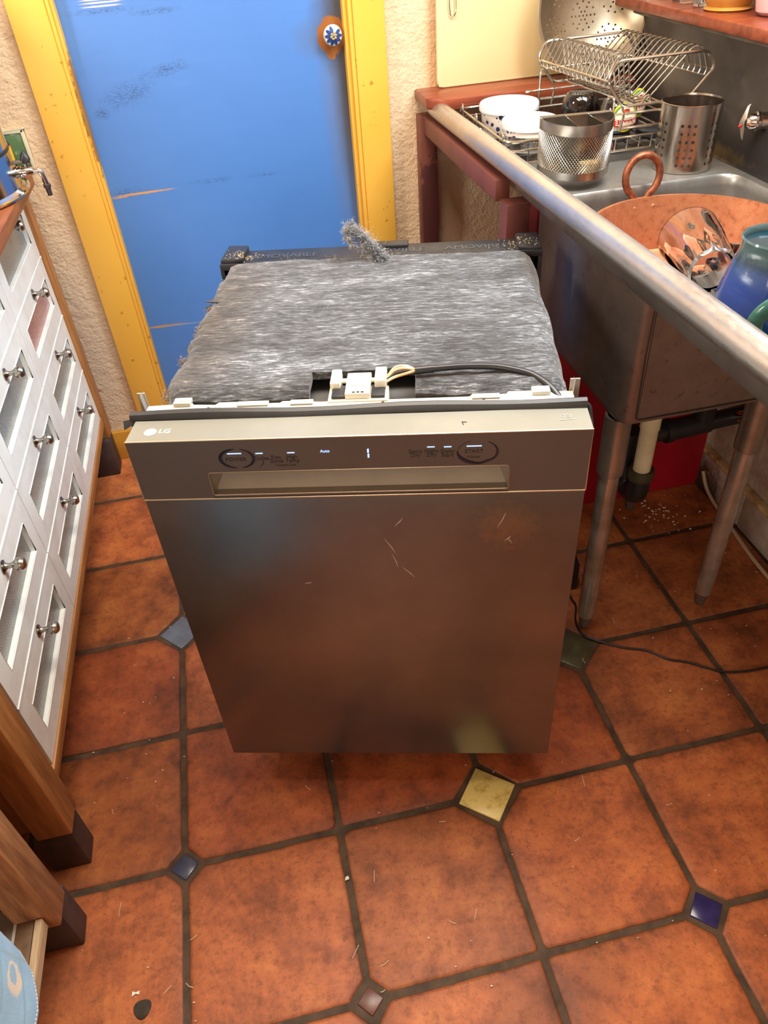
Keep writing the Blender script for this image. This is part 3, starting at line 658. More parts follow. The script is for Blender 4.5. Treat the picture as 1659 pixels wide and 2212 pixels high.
# wires and black lead
g = lambda dz, dv: rnd([(0.034, 0.118 + dv, 0.863), (0.045, 0.122 + dv * 1.8, 0.872 + dz), (0.06, 0.124 + dv * 1.5, 0.874 + dz), (0.076, 0.122, 0.873)], 0.012)
ca = dbuild('power_lead', G().tube(rnd([(0.074, 0.122, 0.873), (0.105, 0.126, 0.873), (0.14, 0.131, 0.872), (0.19, 0.133, 0.869), (0.235, 0.118, 0.864), (0.256, 0.095, 0.858), (0.268, 0.074, 0.850)], 0.05, 8), 0.0048, 10), mat('black_lead', (38, 38, 42), 0.32), parent=dw)
dbuild('lead_sleeve', G().tube([(0.0735, 0.1218, 0.873), (0.1, 0.1254, 0.873)], 0.0058, 10), MC['black_lead'], parent=ca)
for dz, dv, m_ in ((0.003, 0.004, mat('wire_cream', (232, 214, 180), 0.5, 0, (206, 160, 100), 50)), (-0.002, -0.006, MC['wire_cream']), (0.0, -0.002, BLACKP), (0.004, -0.001, MC['wire_cream'])):
    dbuild('thin_wire', G().tube(g(dz, dv), 0.0021, 8), m_, parent=ca)
# ------------------------------------------------------------------ left side: cabinet of glazed drawers, its neighbour, and what stands on them
cab = thing('drawer_cabinet', 'pine cabinet of white glass-fronted drawers with round metal knobs', 'cabinet', (-0.45, 1.0, 0))
XF = -0.19
WOODH = mat('pine_rail', (190, 134, 78), 0.42, 0, (148, 98, 54), 7, 6, stretch=(9, 0.9, 9), bump=0.06, bscale=30)
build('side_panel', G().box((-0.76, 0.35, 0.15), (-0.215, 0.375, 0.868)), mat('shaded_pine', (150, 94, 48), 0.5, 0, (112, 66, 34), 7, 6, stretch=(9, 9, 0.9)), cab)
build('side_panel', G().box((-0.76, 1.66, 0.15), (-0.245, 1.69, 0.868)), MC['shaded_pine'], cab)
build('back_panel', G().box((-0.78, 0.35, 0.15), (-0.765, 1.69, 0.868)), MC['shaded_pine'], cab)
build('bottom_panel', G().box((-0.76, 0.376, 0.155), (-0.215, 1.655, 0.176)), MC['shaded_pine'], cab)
build('bottom_rail', G().box((-0.214, 0.405, 0.176), (-0.186, 1.640, 0.204)), WOODH, cab, bevel=0.0015)
build('corner_post', G().box((-0.232, 0.343, 0.125), (-0.170, 0.405, 0.869)), WOOD, cab, bevel=0.003)
build('corner_post', G().box((-0.245, 1.640, 0.128), (-0.182, 1.698, 0.869)), WOOD, cab, bevel=0.003)
build('foot_block', G().box((-0.243, 0.349, 0.0), (-0.176, 0.402, 0.1248)), DARKFOOT, cab, bevel=0.002)
fb = build('foot_block', G().box((-0.255, 1.622, 0.0), (-0.186, 1.694, 0.1278)), DARKFOOT, cab, bevel=0.004)
top = build('worktop', G().box((-0.8, 0.30, 0.8695), (-0.148, 1.664, 0.899)), mat('worktop_wood', (158, 92, 52), 0.4, 0, (116, 62, 36), 7, 6, stretch=(9, 0.9, 9)), cab, bevel=0.004)
t = NT('white_drawer_paint')
c = t.ramp(t.noise(10, 6, 0.65), [(0.42, lin((242, 248, 248))), (0.7, lin((226, 226, 220)))])
n_ = t.noise(34, 6, 0.7)
c = t.mix(t.math('MULTIPLY', t.ramp(n_, [(0.66, (0, 0, 0)), (0.74, (1, 1, 1))]), 0.35), c, lin((150, 126, 92)))
t.set(Base_Color=c, Roughness=0.32); t.bump(t.noise(16, 4), 0.1, 0.004); DRW = t.m
def pane_mat(name, c1, c2, dots=True):
    t = NT(name)
    c = t.ramp(t.noise(7, 4, 0.6), [(0.35, lin(c1)), (0.65, lin(c2))])
    sep = t.node('ShaderNodeSeparateXYZ'); t.link(t.co(), sep.inputs[0])
    k = 2 * PI / 0.0072
    a = t.math('MULTIPLY', t.math('SINE', t.math('MULTIPLY', sep.outputs[1], k)), t.math('SINE', t.math('MULTIPLY', sep.outputs[2], k)))
    d = t.ramp(a, [(0.62, (0, 0, 0)), (0.8, (1, 1, 1))])
    if dots: c = t.mix(t.math('MULTIPLY', d, 0.85), c, lin((52, 54, 58)))
    t.set(Base_Color=c, Roughness=0.16, Specular_IOR_Level=0.7, Coat_Weight=0.3, Coat_Roughness=0.1); t.bump(a, 0.25, 0.001)
    return t.m
PANE = pane_mat('hammered_glass', (126, 126, 118), (104, 108, 106)); PANER = pane_mat('hammered_glass_red', (176, 110, 104), (150, 84, 84))
KNOB = mat('pewter', (178, 174, 166), 0.26, 1.0, (150, 146, 138), 40)
knob_g = None
YC = [0.4425, 0.840, 1.240, 1.637]; ZR = [0.2045, 0.374, 0.544, 0.708, 0.868]
first = None
for ci in range(3):
    for ri in range(4):
        y0, y1, z0, z1 = YC[ci] + 0.0012, YC[ci + 1] - 0.0012, ZR[ri] + 0.0012, ZR[ri + 1] - 0.0012
        wy0, wy1, wz0, wz1 = y0 + 0.046, y1 - 0.044, z0 + 0.044, z0 + 0.117
        g = G(); xb = XF - 0.02
        g.box((xb, y0, z0), (XF, wy0, z1)); g.box((xb, wy1, z0), (XF, y1, z1)); g.box((xb, wy0, z0), (XF, wy1, wz0)); g.box((xb, wy0, wz1), (XF, wy1, z1))
        g.box((XF, y0, z1 - 0.006), (XF + 0.0015, y1, z1 - 0.0012))
        d = build('drawer', g, DRW, cab)
        g = G(); B = 0.003
        g.tube([(XF, wy0, wz0), (XF, wy1, wz0), (XF, wy1, wz1), (XF, wy0, wz1)], 0.0014, 4, True)
        build('pane_bead', g, DRW, d)
        build('glass_pane', G().box((XF - 0.013, wy0 - 0.001, wz0 - 0.001), (XF - 0.010, wy1 + 0.001, wz1 + 0.001)), PANER if (ci, ri) == (2, 2) else PANE, d)
        Mk = Matrix.Translation((XF, (y0 + y1) / 2 - 0.001, z1 - 0.022)) @ Matrix.Rotation(R(90), 4, 'Y')
        if first is None:
            first = build('knob', G().lathe([(0.0001, 0), (0.0125, 0), (0.0128, 0.002), (0.009, 0.0035), (0.0055, 0.007), (0.0047, 0.013), (0.0062, 0.018), (0.0102, 0.022), (0.0122, 0.0275), (0.0118, 0.033), (0.0085, 0.0375), (0.0001, 0.039)], 20), KNOB, d, world=False)
            first.matrix_basis = ROOT[d] @ Mk
        else:
            kb = first.copy(); COL.objects.link(kb); kb.parent = d; kb.matrix_basis = ROOT[d] @ Mk

u2 = thing('kitchen_table', 'weathered pine kitchen unit with grey tiled low shelf, nearest on the left', 'kitchen unit', (-0.45, -0.2, 0))
build('corner_post', G().box((-0.232, 0.182, 0.13), (-0.170, 0.239, 0.869)), WOODR, u2, bevel=0.004)
build('foot_block', G().box((-0.262, 0.203, 0.0), (-0.176, 0.252, 0.1295)), DARKFOOT, u2, bevel=0.002)
build('foot_block', G().box((-0.30, 0.199, 0.0), (-0.263, 0.246, 0.1295)), DARKFOOT, u2, bevel=0.002)
build('back_panel', G().box((-0.80, -0.6, 0.13), (-0.785, 0.239, 0.869)), WOOD, u2)
build('side_panel', G().box((-0.785, 0.215, 0.13), (-0.2325, 0.236, 0.869)), WOOD, u2)
build('tabletop', G().box((-0.8, -0.62, 0.8695), (-0.155, 0.262, 0.899)), MC['worktop_wood'], u2, bevel=0.004)
build('corner_post', G().box((-0.232, -0.6, 0.0), (-0.170, -0.54, 0.869)), WOODR, u2, bevel=0.004)
build('shelf_board', G().box((-0.785, -0.54, 0.148), (-0.197, 0.212, 0.166)), mat('shelf_ply', (150, 112, 76), 0.6), u2)
build('shelf_edging', G().box((-0.197, -0.54, 0.145), (-0.1855, 0.181, 0.1745)), mat('bleached_edging', (206, 178, 140), 0.6, 0, (170, 140, 104), 10, 6, stretch=(9, 0.9, 9)), u2, bevel=0.002)
ST = mat('shelf_tile_grey', (136, 124, 108), 0.5, 0, (104, 92, 78), 14, 7, bump=0.2, bscale=60); ST2 = mat('shelf_tile_brown', (122, 92, 62), 0.6, 0, (92, 66, 44), 22, 7, bump=0.3, bscale=60)
for k in range(4):
    y1 = 0.208 - k * 0.172
    build('shelf_tile', G().box((-0.226, y1 - 0.17, 0.166), (-0.1985, y1, 0.1722)), ST2, u2, bevel=0.0015)
    for j in range(3): build('shelf_tile', G().box((-0.2305 - 0.172 * (j + 1) + 0.002, y1 - 0.17, 0.166), (-0.2305 - 0.172 * j, y1, 0.1722)), ST, u2, bevel=0.0015)
build('grout_line', G().box((-0.2306, -0.48, 0.166), (-0.2259, 0.208, 0.1712)), mat('pale_grout', (196, 186, 168), 0.8), u2)
stick = build('pale_stick', G().tube([(-0.262, 0.19, 0.1742), (-0.264, 0.172, 0.1742)], 0.002, 6), mat('straw', (200, 160, 104), 0.7), u2)

# towel with a stitched hem and a cream ring
t = NT('blue_towel')
c = t.ramp(t.noise(12, 6, 0.65), [(0.35, lin((122, 178, 214))), (0.65, lin((150, 200, 228)))])
for (y, z, ry, rz, rot) in ((0.02, 0.39, 0.1, 0.004, 0.5), (0.0, 0.30, 0.1, 0.004, 0.45), (0.05, 0.36, 0.004, 0.1, 0.2)):
    c = t.mix(t.blob((-0.14, y, z), (1, ry, rz), 0.8, 0.3, 40, 0.45, rot=(rot, 0, 0)), c, lin((104, 146, 140)))
ring = t.blob((-0.14, 0.0265, 0.345), (1, 0.021, 0.030), 0.15, 0.35, 70); hole = t.blob((-0.14, 0.0285, 0.352), (1, 0.0125, 0.0165), 0.15, 0.35, 80)
c2 = t.mix(ring, c, lin((232, 218, 190))); c2 = t.mix(hole, c2, c); t.set(Base_Color=c2, Roughness=0.95, Sheen_Weight=0.4); t.bump(t.noise(300, 3), 0.3, 0.002); TW = t.m
def tow(y, z): return -0.1475 + 0.005 * math.sin(y * 40 + 1) * min(1, (0.87 - z) * 3) + 0.003 * noise.noise((y * 30, z * 20, 0))
g = G(); ny, nz = 26, 40; vs = []
for j in range(nz + 1):
    for i in range(ny + 1):
        a = i / ny; z = 0.905 - (0.905 - 0.275) * j / nz
        y = 0.068 - a * 0.36
        e = 0.0; cy, cz, rr = 0.02, 0.323, 0.048
        zlim = 0.262 + 0.004 * math.sin(a * 20)
        if y > cy: zlim = cz - math.sqrt(max(rr * rr - (y - cy) ** 2, 0)) * 1.2
        z = 0.905 - (0.905 - zlim) * j / nz
        vs.append((tow(y, z), y, z))
for j in range(nz):
    for i in range(ny): pass
g.add(vs, [(j * (ny + 1) + i, j * (ny + 1) + i + 1, (j + 1) * (ny + 1) + i + 1, (j + 1) * (ny + 1) + i) for j in range(nz) for i in range(ny)])
tw = tag(build('towel', g, TW, thick=0.003), 'light blue cloth with a cream ring hanging over the nearest pine unit', 'cloth')
g = G(); base = nz * (ny + 1)
for i in range(ny):
    a, b = Vector(vs[base + i]), Vector(vs[base + i + 1])
    n = max(1, int((b - a).length / 0.0042))
    for k in range(n):
        p, q = a.lerp(b, k / n), a.lerp(b, (k + 0.6) / n); up = Vector((0.0035, 0, 0.006)); g.tube([p + up, q + up], 0.0006, 4)
build('hem_stitches', g, mat('stitch_cream', (226, 220, 206), 0.8), tw, kind='stuff')
build('towel_fold', G().box((-0.30, -0.29, 0.8995), (-0.1415, 0.066, 0.9045)), TW, tw, bevel=0.002)

# steel drinks urn
t = NT('polished_urn'); t.set(Base_Color=lin((196, 198, 202)), Metallic=1.0, Roughness=0.16, Anisotropic=0.4); t.bump(t.noise(500, 2, 0.5, (0.03, 0.03, 1)), 0.03, 0.001); URN = t.m
urn = thing('drinks_urn', 'tall polished steel drinks urn with a side tap, standing on the drawer cabinet', 'urn', (-0.318, 1.50, 0.899))
M0 = Matrix.Translation((-0.318, 1.50, 0.8995))
build('urn_body', G().lathe([(0.0001, 0.002), (0.186, 0.002), (0.186, 0.006), (0.176, 0.014), (0.173, 0.05), (0.172, 0.19), (0.168, 0.2), (0.168, 0.42), (0.0001, 0.425)], 72, M0), URN, urn)
build('base_ring', G().lathe([(0.184, 0.0), (0.19, 0.003), (0.191, 0.007), (0.186, 0.0095), (0.182, 0.006)], 72, M0, close=True), CHROME, urn)
build('level_band', G().lathe([(0.1725, 0.085), (0.1742, 0.087), (0.1742, 0.093), (0.1725, 0.095)], 72, M0, close=True), BLACKP, urn)
Mt = Matrix.Translation((-0.1475, 1.52, 0.936)) @ Matrix.Rotation(R(90), 4, 'Y')
tp = build('tap_body', G().lathe([(0.013, 0.0), (0.013, 0.004), (0.0105, 0.005), (0.0105, 0.008), (0.012, 0.009), (0.012, 0.012), (0.0095, 0.013), (0.009, 0.034), (0.0065, 0.037)], 20, Mt).tube(rnd([(-0.112, 1.52, 0.936), (-0.0955, 1.52, 0.936), (-0.0915, 1.52, 0.905)], 0.012, 6), 0.0062, 12), CHROME, urn)
build('tap_nozzle', G().lathe([(0.0085, 0.0), (0.0085, 0.007), (0.0072, 0.008)], 16, Matrix.Translation((-0.0916, 1.52, 0.897))).lathe([(0.0056, -0.018), (0.0064, 0.0)], 16, Matrix.Translation((-0.0914, 1.52, 0.897))), mat('dark_nozzle', (92, 82, 84), 0.3, 0.6), tp)
build('tap_stem', G().tube([(-0.121, 1.52, 0.942), (-0.121, 1.52, 0.954)], 0.0045, 12), CHROME, tp)
g = G(); g.lathe([(0.0001, 0), (0.008, 0.002), (0.0105, 0.009), (0.008, 0.018), (0.0002, 0.03)], 14, Matrix.Translation((-0.121, 1.524, 0.951)) @ Matrix.Rotation(R(-20), 4, 'X') @ Matrix.Diagonal((1.1, 0.7, 1, 1)))
build('tap_handle', g, BLACKP, tp)
build('tap_lever', G().prism([(-0.149, 1.512), (-0.128, 1.514), (-0.126, 1.532), (-0.149, 1.536)], 0.955, 0.9585), mat('smoke_grey', (96, 86, 78), 0.3), tp, bevel=0.001)
# little sauce bottle behind the urn, half hidden
bt = thing('sauce_bottle', 'small dark bottle with a yellow label, wedged between urn and green tile', 'bottle', (-0.199, 1.694, 0.8995))
Mb = Matrix.Translation((-0.199, 1.694, 0.8996))
build('bottle_body', G().lathe([(0.0001, 0), (0.0165, 0), (0.0172, 0.002), (0.0172, 0.058), (0.014, 0.066), (0.009, 0.07), (0.0001, 0.07)], 24, Mb), mat('dark_bottle', (30, 26, 26), 0.15), bt)
build('cap', G().lathe([(0.011, 0.068), (0.011, 0.088), (0.0001, 0.09)], 20, Mb), BLACKP, bt)
def band(z0, z1, r=0.0174): return G().lathe([(r, z0), (r + 0.0001, z0), (r + 0.0001, z1), (r, z1)], 28, Mb, close=True)
lb = build('label', band(0.024, 0.055), mat('label_yellow', (238, 176, 32), 0.5), bt, label='yellow label')
LR = mat('label_red', (206, 84, 74), 0.5)
for a, b in ((0.055, 0.059), (0.006, 0.010)): build('label_stripe', band(a, b), LR, bt)
build('label_stripe', band(0.002, 0.006), MC['label_yellow'], bt)
def wrapb(v, a0, z0, r=0.01765):
    a = a0 + v.x / r; return Mb @ Vector((r * math.cos(a), r * math.sin(a), z0 + v.y))
W_ = mat('label_white', (230, 228, 220), 0.6)
build('label_flame', G().add([wrapb(Vector((x, y, 0)), R(-60), 0.041) for x, y in ((0, 0.009), (0.004, 0.001), (0.0035, -0.004), (0, -0.006), (-0.0035, -0.004), (-0.004, 0.001))], [(0, 1, 2, 3, 4, 5)]), BLACKP, lb, thick=0.0001)
for k in range(5): build('label_mark', G().add([wrapb(Vector((x, y, 0)), R(-60) + (k - 2) * 0.22, 0.015) for x, y in ((-.0014, -.0022), (.0014, -.0022), (.0014, .0022), (-.0014, .0022))], [(0, 1, 2, 3)]), W_, lb, thick=0.0001)
# ------------------------------------------------------------------ right side: sink, its frame, drain, red board
sink = thing('sink_unit', 'stainless steel catering sink with rolled front rim, drainboards and tube legs', 'sink', (1.15, 0.83, 0))
t = NT('sink_steel')
lo = t.noise(5, 7, 0.66); hi = t.noise(70, 5, 0.7)
c = t.ramp(lo, [(0.3, lin((126, 122, 117))), (0.55, lin((166, 163, 157))), (0.75, lin((122, 109, 95)))])
c = t.mix(t.math('MULTIPLY', t.ramp(hi, [(0.62, (0, 0, 0)), (0.72, (1, 1, 1))]), 0.4), c, lin((66, 54, 46)))
t.set(Base_Color=c, Metallic=0.7, Roughness=t.math('MULTIPLY_ADD', lo, 0.3, 0.2)); t.bump(t.noise(9, 4), 0.08, 0.01); SST = t.m
t = NT('basin_outside')
lo = t.noise(7, 7, 0.7); hi = t.noise(42, 6, 0.7)
c = t.ramp(lo, [(0.35, lin((148, 134, 126))), (0.65, lin((120, 106, 98)))])
c = t.mix(t.math('MULTIPLY', t.ramp(hi, [(0.6, (0, 0, 0)), (0.7, (1, 1, 1))]), 0.55), c, lin((62, 46, 38)))
t.set(Base_Color=c, Metallic=0.65, Roughness=t.math('MULTIPLY_ADD', lo, 0.3, 0.2)); BOUT = t.m
t = NT('rim_steel')
sc = t.noise(160, 6, 0.75, (1, 0.3, 1)); lo = t.noise(8, 5, 0.6)
c = t.ramp(lo, [(0.3, lin((206, 204, 200))), (0.7, lin((184, 178, 170)))])
c = t.mix(t.blob((0.0, 0.56, 0.94), (0.1, 0.2, 0.1), 0.8, 0.3, 20, 0.5), c, lin((176, 156, 112)))
t.set(Base_Color=c, Metallic=0.85, Roughness=t.math('MULTIPLY_ADD', sc, 0.35, 0.14)); t.bump(sc, 0.06, 0.0008); RIMS = t.m
XB0, XB1, YB0, YB1, ZB, ZD = 0.931, 1.375, 0.60, 1.062, 0.602, 0.876
XL, XR, YN, YF = 0.893, 1.388, -0.25, 1.632
def rimz(y): return 0.9545 - 0.017 * (y - 0.3) / 1.3
# rolled rim
ys = [YN + (YF - YN) * k / 20 for k in range(21)]
rim = build('rolled_rim', G().tube([(0.874, y, rimz(y)) for y in ys], 0.0215, 20), RIMS, sink)
g = G(); vs = []
prof = lambda y: [(0.889, rimz(y) - 0.016), (0.893, rimz(y) - 0.03), (0.899, ZD + 0.010), (0.908, ZD + 0.002), (0.922, ZD)]
for y in ys: vs += [(x, y, z) for x, z in prof(y)]
g.add(vs, [(i * 5 + k, i * 5 + k + 1, (i + 1) * 5 + k + 1, (i + 1) * 5 + k) for i in range(20) for k in range(4)])
build('rim_apron', g, SST, sink, thick=0.0012)
# deck with the basin opening (near drainboard, strips, far drainboard)
g = G(); hole = rrect(XB0 + 0.012, YB0 + 0.012, XB1 - 0.012, YB1 - 0.012, 0.045, 6)
outer = [(0.92, YN), (XR, YN), (XR, YF), (0.92, YF)]
V = [Vector(p) for p in outer] + [Vector(p) for p in hole]; n0, n1 = 4, len(hole)
E_ = [(i, (i + 1) % 4) for i in range(4)] + [(4 + i, 4 + (i + 1) % n1) for i in range(n1)]
v2, _, f2, *_ = delaunay_2d_cdt(V, E_, [], 1, 1e-7)
def inhole(x, y): return XB0 + 0.0125 < x < XB1 - 0.0125 and YB0 + 0.0125 < y < YB1 - 0.0125 and not any((x < XB0 + .057 if sx < 0 else x > XB1 - .057) and (y < YB0 + .057 if sy < 0 else y > YB1 - .057) and math.hypot(x - (XB0 + .057 if sx < 0 else XB1 - .057), y - (YB0 + .057 if sy < 0 else YB1 - .057)) > .0449 for sx in (-1, 1) for sy in (-1, 1))
g.add([(p.x, p.y, ZD) for p in v2], [tuple(f) for f in f2 if not inhole(sum(v2[i].x for i in f) / len(f), sum(v2[i].y for i in f) / len(f))])
build('drainboard', g, SST, sink, thick=0.0015)
g = G(); lip = rrect(XB0 + 0.012, YB0 + 0.012, XB1 - 0.012, YB1 - 0.012, 0.045, 6)
def ring_at(ins, z, r): return [(x, y, z) for x, y in rrect(XB0 + ins, YB0 + ins, XB1 - ins, YB1 - ins, r, 6)]
rings = [ring_at(0.012, ZD + 0.0005, 0.045), ring_at(0.016, ZD - 0.005, 0.045), ring_at(0.0175, ZD - 0.02, 0.045), ring_at(0.02, 0.79, 0.045), ring_at(0.03, 0.766, 0.045), ring_at(0.06, 0.756, 0.045), ring_at(0.18, 0.754, 0.02)]
m_ = len(rings[0]); vs = [p for q in rings for p in q]
fs = [(k * m_ + i, k * m_ + (i + 1) % m_, (k + 1) * m_ + (i + 1) % m_, (k + 1) * m_ + i) for k in range(len(rings) - 1) for i in range(m_)] + [tuple((len(rings) - 1) * m_ + i for i in range(m_))]
build('basin_inside', g.add(vs, fs), SST, sink)
def ring2(ins, z, r): return [(x, y, z) for x, y in rrect(XB0 + ins, YB0 + ins, XB1 - ins, YB1 - ins, r, 6)]
rings = [ring2(0, ZD - 0.001, 0.03), ring2(0, ZB + 0.02, 0.03), ring2(0.004, ZB + 0.006, 0.03), ring2(0.018, ZB, 0.02)]
g = G(); m_ = len(rings[0]); vs = [p for q in rings for p in q]
fs = [(k * m_ + i, k * m_ + (i + 1) % m_, (k + 1) * m_ + (i + 1) % m_, (k + 1) * m_ + i) for k in range(3) for i in range(m_)] + [tuple(3 * m_ + i for i in range(m_))]
bo = build('basin_outside', g.add(vs, fs), BOUT, sink)
SEAM = mat('weld_seam', (66, 56, 50), 0.6, 0.5)
build('weld_seam', G().tube(rnd([(0.9595, YB0 - 0.0005, ZD - 0.002), (0.957, YB0 - 0.0005, 0.75), (0.9595, YB0 - 0.0005, ZB + 0.016), (1.345, YB0 - 0.0005, ZB + 0.014)], 0.01), 0.0012, 6), SEAM, bo)
build('weld_seam', G().tube([(0.963, YB0 - 0.0004, ZD - 0.002), (0.962, YB0 - 0.0004, ZB + 0.02)], 0.0007, 5), SEAM, bo)
# backsplash leaning back to a crease
g = G(); vs = []
pr = [(XR - 0.004, ZD), (XR, ZD + 0.006), (1.398, 0.99), (1.404, 0.9985), (1.408, 1.108)]
for y in (YN, YF + 0.09): vs += [(x, y, z) for x, z in pr]
g.add(vs, [(k, k + 1, 5 + k + 1, 5 + k) for k in range(4)])
t = NT('dark_splash_steel'); lo = t.noise(4, 6, 0.65); sp = t.noise(120, 4, 0.7)
c = t.ramp(lo, [(0.35, lin((100, 95, 94))), (0.65, lin((76, 73, 76)))])
c = t.mix(t.math('MULTIPLY', t.ramp(sp, [(0.70, (0, 0, 0)), (0.76, (1, 1, 1))]), 0.5), c, lin((190, 184, 170)))
c = t.mix(t.blob((0.24, 0.36, 0.89), (0.05, 0.16, 0.02), 0.8, 0.7, 50, 0.7), c, lin((176, 148, 96)))
t.set(Base_Color=c, Metallic=0.9, Roughness=t.math('MULTIPLY_ADD', lo, 0.25, 0.26)); SPL = t.m
bs = build('backsplash', g, SPL, sink, thick=0.0015)
build('splash_batten', G().box((1.389, YN, 1.0965), (1.5, 1.722, 1.1115)), mat('batten_grey', (128, 118, 104), 0.7, 0, (98, 88, 78), 16, 7), bs, bevel=0.002)
# legs
SOCK = DULL; LEG = mat('leg_steel', (206, 198, 186), 0.22, 0.7, (168, 156, 140), 14, 7, rvar=0.14, bump=0.03, bscale=90)
FT = mat('dark_plastic_foot', (88, 74, 66), 0.45)
legs = []
for x, y in ((0.955, 0.650), (1.249, 0.643), (0.955, 1.012), (1.249, 1.014)):
    Ml = Matrix.Translation((x, y, 0))
    lg = build('leg', G().lathe([(0.0001, 0.044), (0.0185, 0.044), (0.0205, 0.047), (0.0205, 0.48), (0.0001, 0.48)], 24, Ml), LEG, sink)
    build('socket', G().lathe([(0.0208, 0.462), (0.0255, 0.466), (0.0258, 0.475), (0.0258, ZB - 0.001), (0.0208, ZB - 0.001)], 24, Ml, close=True), SOCK, lg)
    build('foot', G().lathe([(0.006, 0.0003), (0.010, 0.004), (0.0125, 0.012), (0.0155, 0.044), (0.0001, 0.044)], 18, Ml), FT, lg)
build('basin_drain', G().lathe([(0.0001, ZB - 0.012), (0.034, ZB - 0.012), (0.04, ZB - 0.002), (0.0001, ZB - 0.001)], 24, Matrix.Translation((1.156, 0.85, 0))), DULL, sink)

# drain plumbing
pipe = thing('drain_pipes', 'white tailpiece and black rubber trap with black waste pipe under the sink', 'pipe', (1.156, 0.85, 0.2))
PVC = mat('pvc_ivory', (226, 214, 180), 0.4, 0, (206, 190, 150), 12); BLK = mat('black_waste_pipe', (38, 38, 38), 0.4, 0, (26, 26, 28), 20)
build('tailpiece', G().tube([(1.156, 0.85, 0.272), (1.156, 0.85, ZB - 0.0125)], 0.0205, 24).tube([(1.156, 0.85, 0.40), (1.156, 0.85, 0.45)], 0.0225, 24), PVC, pipe)
tr = build('trap', G().tube(rnd([(1.156, 0.85, 0.27), (1.156, 0.85, 0.2), (1.156, 0.91, 0.188), (1.156, 0.925, 0.26), (1.156, 0.925, 0.345)], 0.045, 8), 0.026, 20), BLK, pipe)
build('trap_collar', G().lathe([(0.021, 0.262), (0.030, 0.258), (0.031, 0.272), (0.029, 0.284), (0.021, 0.283)], 20, Matrix.Translation((1.156, 0.85, 0)), close=True), mat('old_rubber', (66, 62, 42), 0.5), tr)
build('waste_pipe', G().tube([(1.156, 0.925, 0.318), (1.502, 0.925, 0.334)], 0.022, 20).tube([(1.245, 0.925, 0.322), (1.262, 0.925, 0.323)], 0.03, 20).tube([(1.262, 0.925, 0.323), (1.36, 0.925, 0.327)], 0.0265, 20), BLK, pipe)
build('branch_pipe', G().tube([(1.345, 0.925, 0.326), (1.345, 0.925, 0.39)], 0.026, 18), BLK, pipe)
build('branch_stub', G().tube([(1.345, 0.925, 0.385), (1.345, 0.925, ZB - 0.002)], 0.0205, 18), PVC, pipe)
build('chrome_trap', G().tube(rnd([(1.43, 0.76, 0.53), (1.43, 0.76, 0.44), (1.43, 0.86, 0.37), (1.43, 0.925, 0.33)], 0.03), 0.014, 14), CHROME, pipe)

rb = tag(build('red_board', G().box((0.916, 1.066, 0.0005), (1.481, 1.082, 0.868)), RED, bevel=0.002), 'bright red painted board standing upright behind the sink basin', 'board')

# wooden frame under the far end
fr = thing('wooden_trestle', 'red-brown painted wooden trestle holding up the drainboard by the back wall', 'trestle', (0.87, 1.4, 0))
t = NT('frame_paint'); c = t.ramp(t.noise(8, 6), [(0.35, lin((124, 68, 54))), (0.65, lin((104, 56, 46)))])
c = t.mix(t.blob((0.0, 0.28, 0.6), (0.1, 0.03, 0.22), 0.15, 0.8, 30), c, lin((74, 36, 34)))
t.set(Base_Color=c, Roughness=0.5); t.bump(t.noise(50, 4, 0.5, (1, 1, 0.2)), 0.15, 0.003); FP = t.m
build('corner_post', G().box((0.843, 1.676, 0.0), (0.889, 1.722, 0.9105)), FP, fr, bevel=0.002)
build('corner_post', G().box((0.862, 1.046, 0.0), (0.912, 1.092, 0.874)), MAROON, fr, bevel=0.002)
build('side_rail', G().box((0.852, 1.092, 0.869), (0.884, 1.676, 0.9115)), FP, fr, bevel=0.002)

# back ledge, cutting board with its hook
lg_ = tag(build('ledge_board', G().prism([(0.842, 1.6), (0.878, 1.565), (1.386, 1.565), (1.386, 1.7245), (0.842, 1.7245)], 0.9425, 0.968), SHELFW, bevel=0.004), 'polished red wood ledge along the back wall, corner cut off', 'ledge')
t = NT('cutting_board'); t.set(Base_Color=t.ramp(t.noise(3, 4), [(0.3, lin((228, 208, 160))), (0.7, lin((220, 198, 146)))]), Roughness=0.38, Subsurface_Weight=0.05); CBM = t.m
p_ = rrect(0.896, 0.9685, 1.30, 1.42, 0.018, 5)
Mc = Matrix.Translation((0, 1.697, 0)) @ Matrix.Rotation(R(90), 4, 'X')
Mc = Matrix(((1, 0, 0, 0), (0, -0.0, 1, 1.690), (0, 1, 0, 0), (0, 0, 0, 1)))
cb_ = tag(build('cutting_board', G().prism(p_, 0.0, 0.014, Mc), CBM, bevel=0.003), 'large cream plastic cutting board leaning on the back wall above the ledge', 'cutting board')
build('hang_slot', G().prism(rrect(0.90, 0.972, 1.29, 0.9735, 0.0006, 2), -0.0003, 0.002, Mc), mat('cream_shade', (226, 206, 152), 0.4), cb_)
tag(build('wire_hook', G().tube(rnd([(0.925, 1.684, 1.30), (0.927, 1.684, 1.15), (0.929, 1.684, 1.127), (0.937, 1.684, 1.1225), (0.944, 1.684, 1.133), (0.9435, 1.684, 1.165)], 0.008), 0.0017, 8).tube([(0.925, 1.684, 1.30), (0.925, 1.73, 1.31)], 0.0017, 8), CHROME), 'bent steel wire hook hanging in front of the cream cutting board', 'hook')
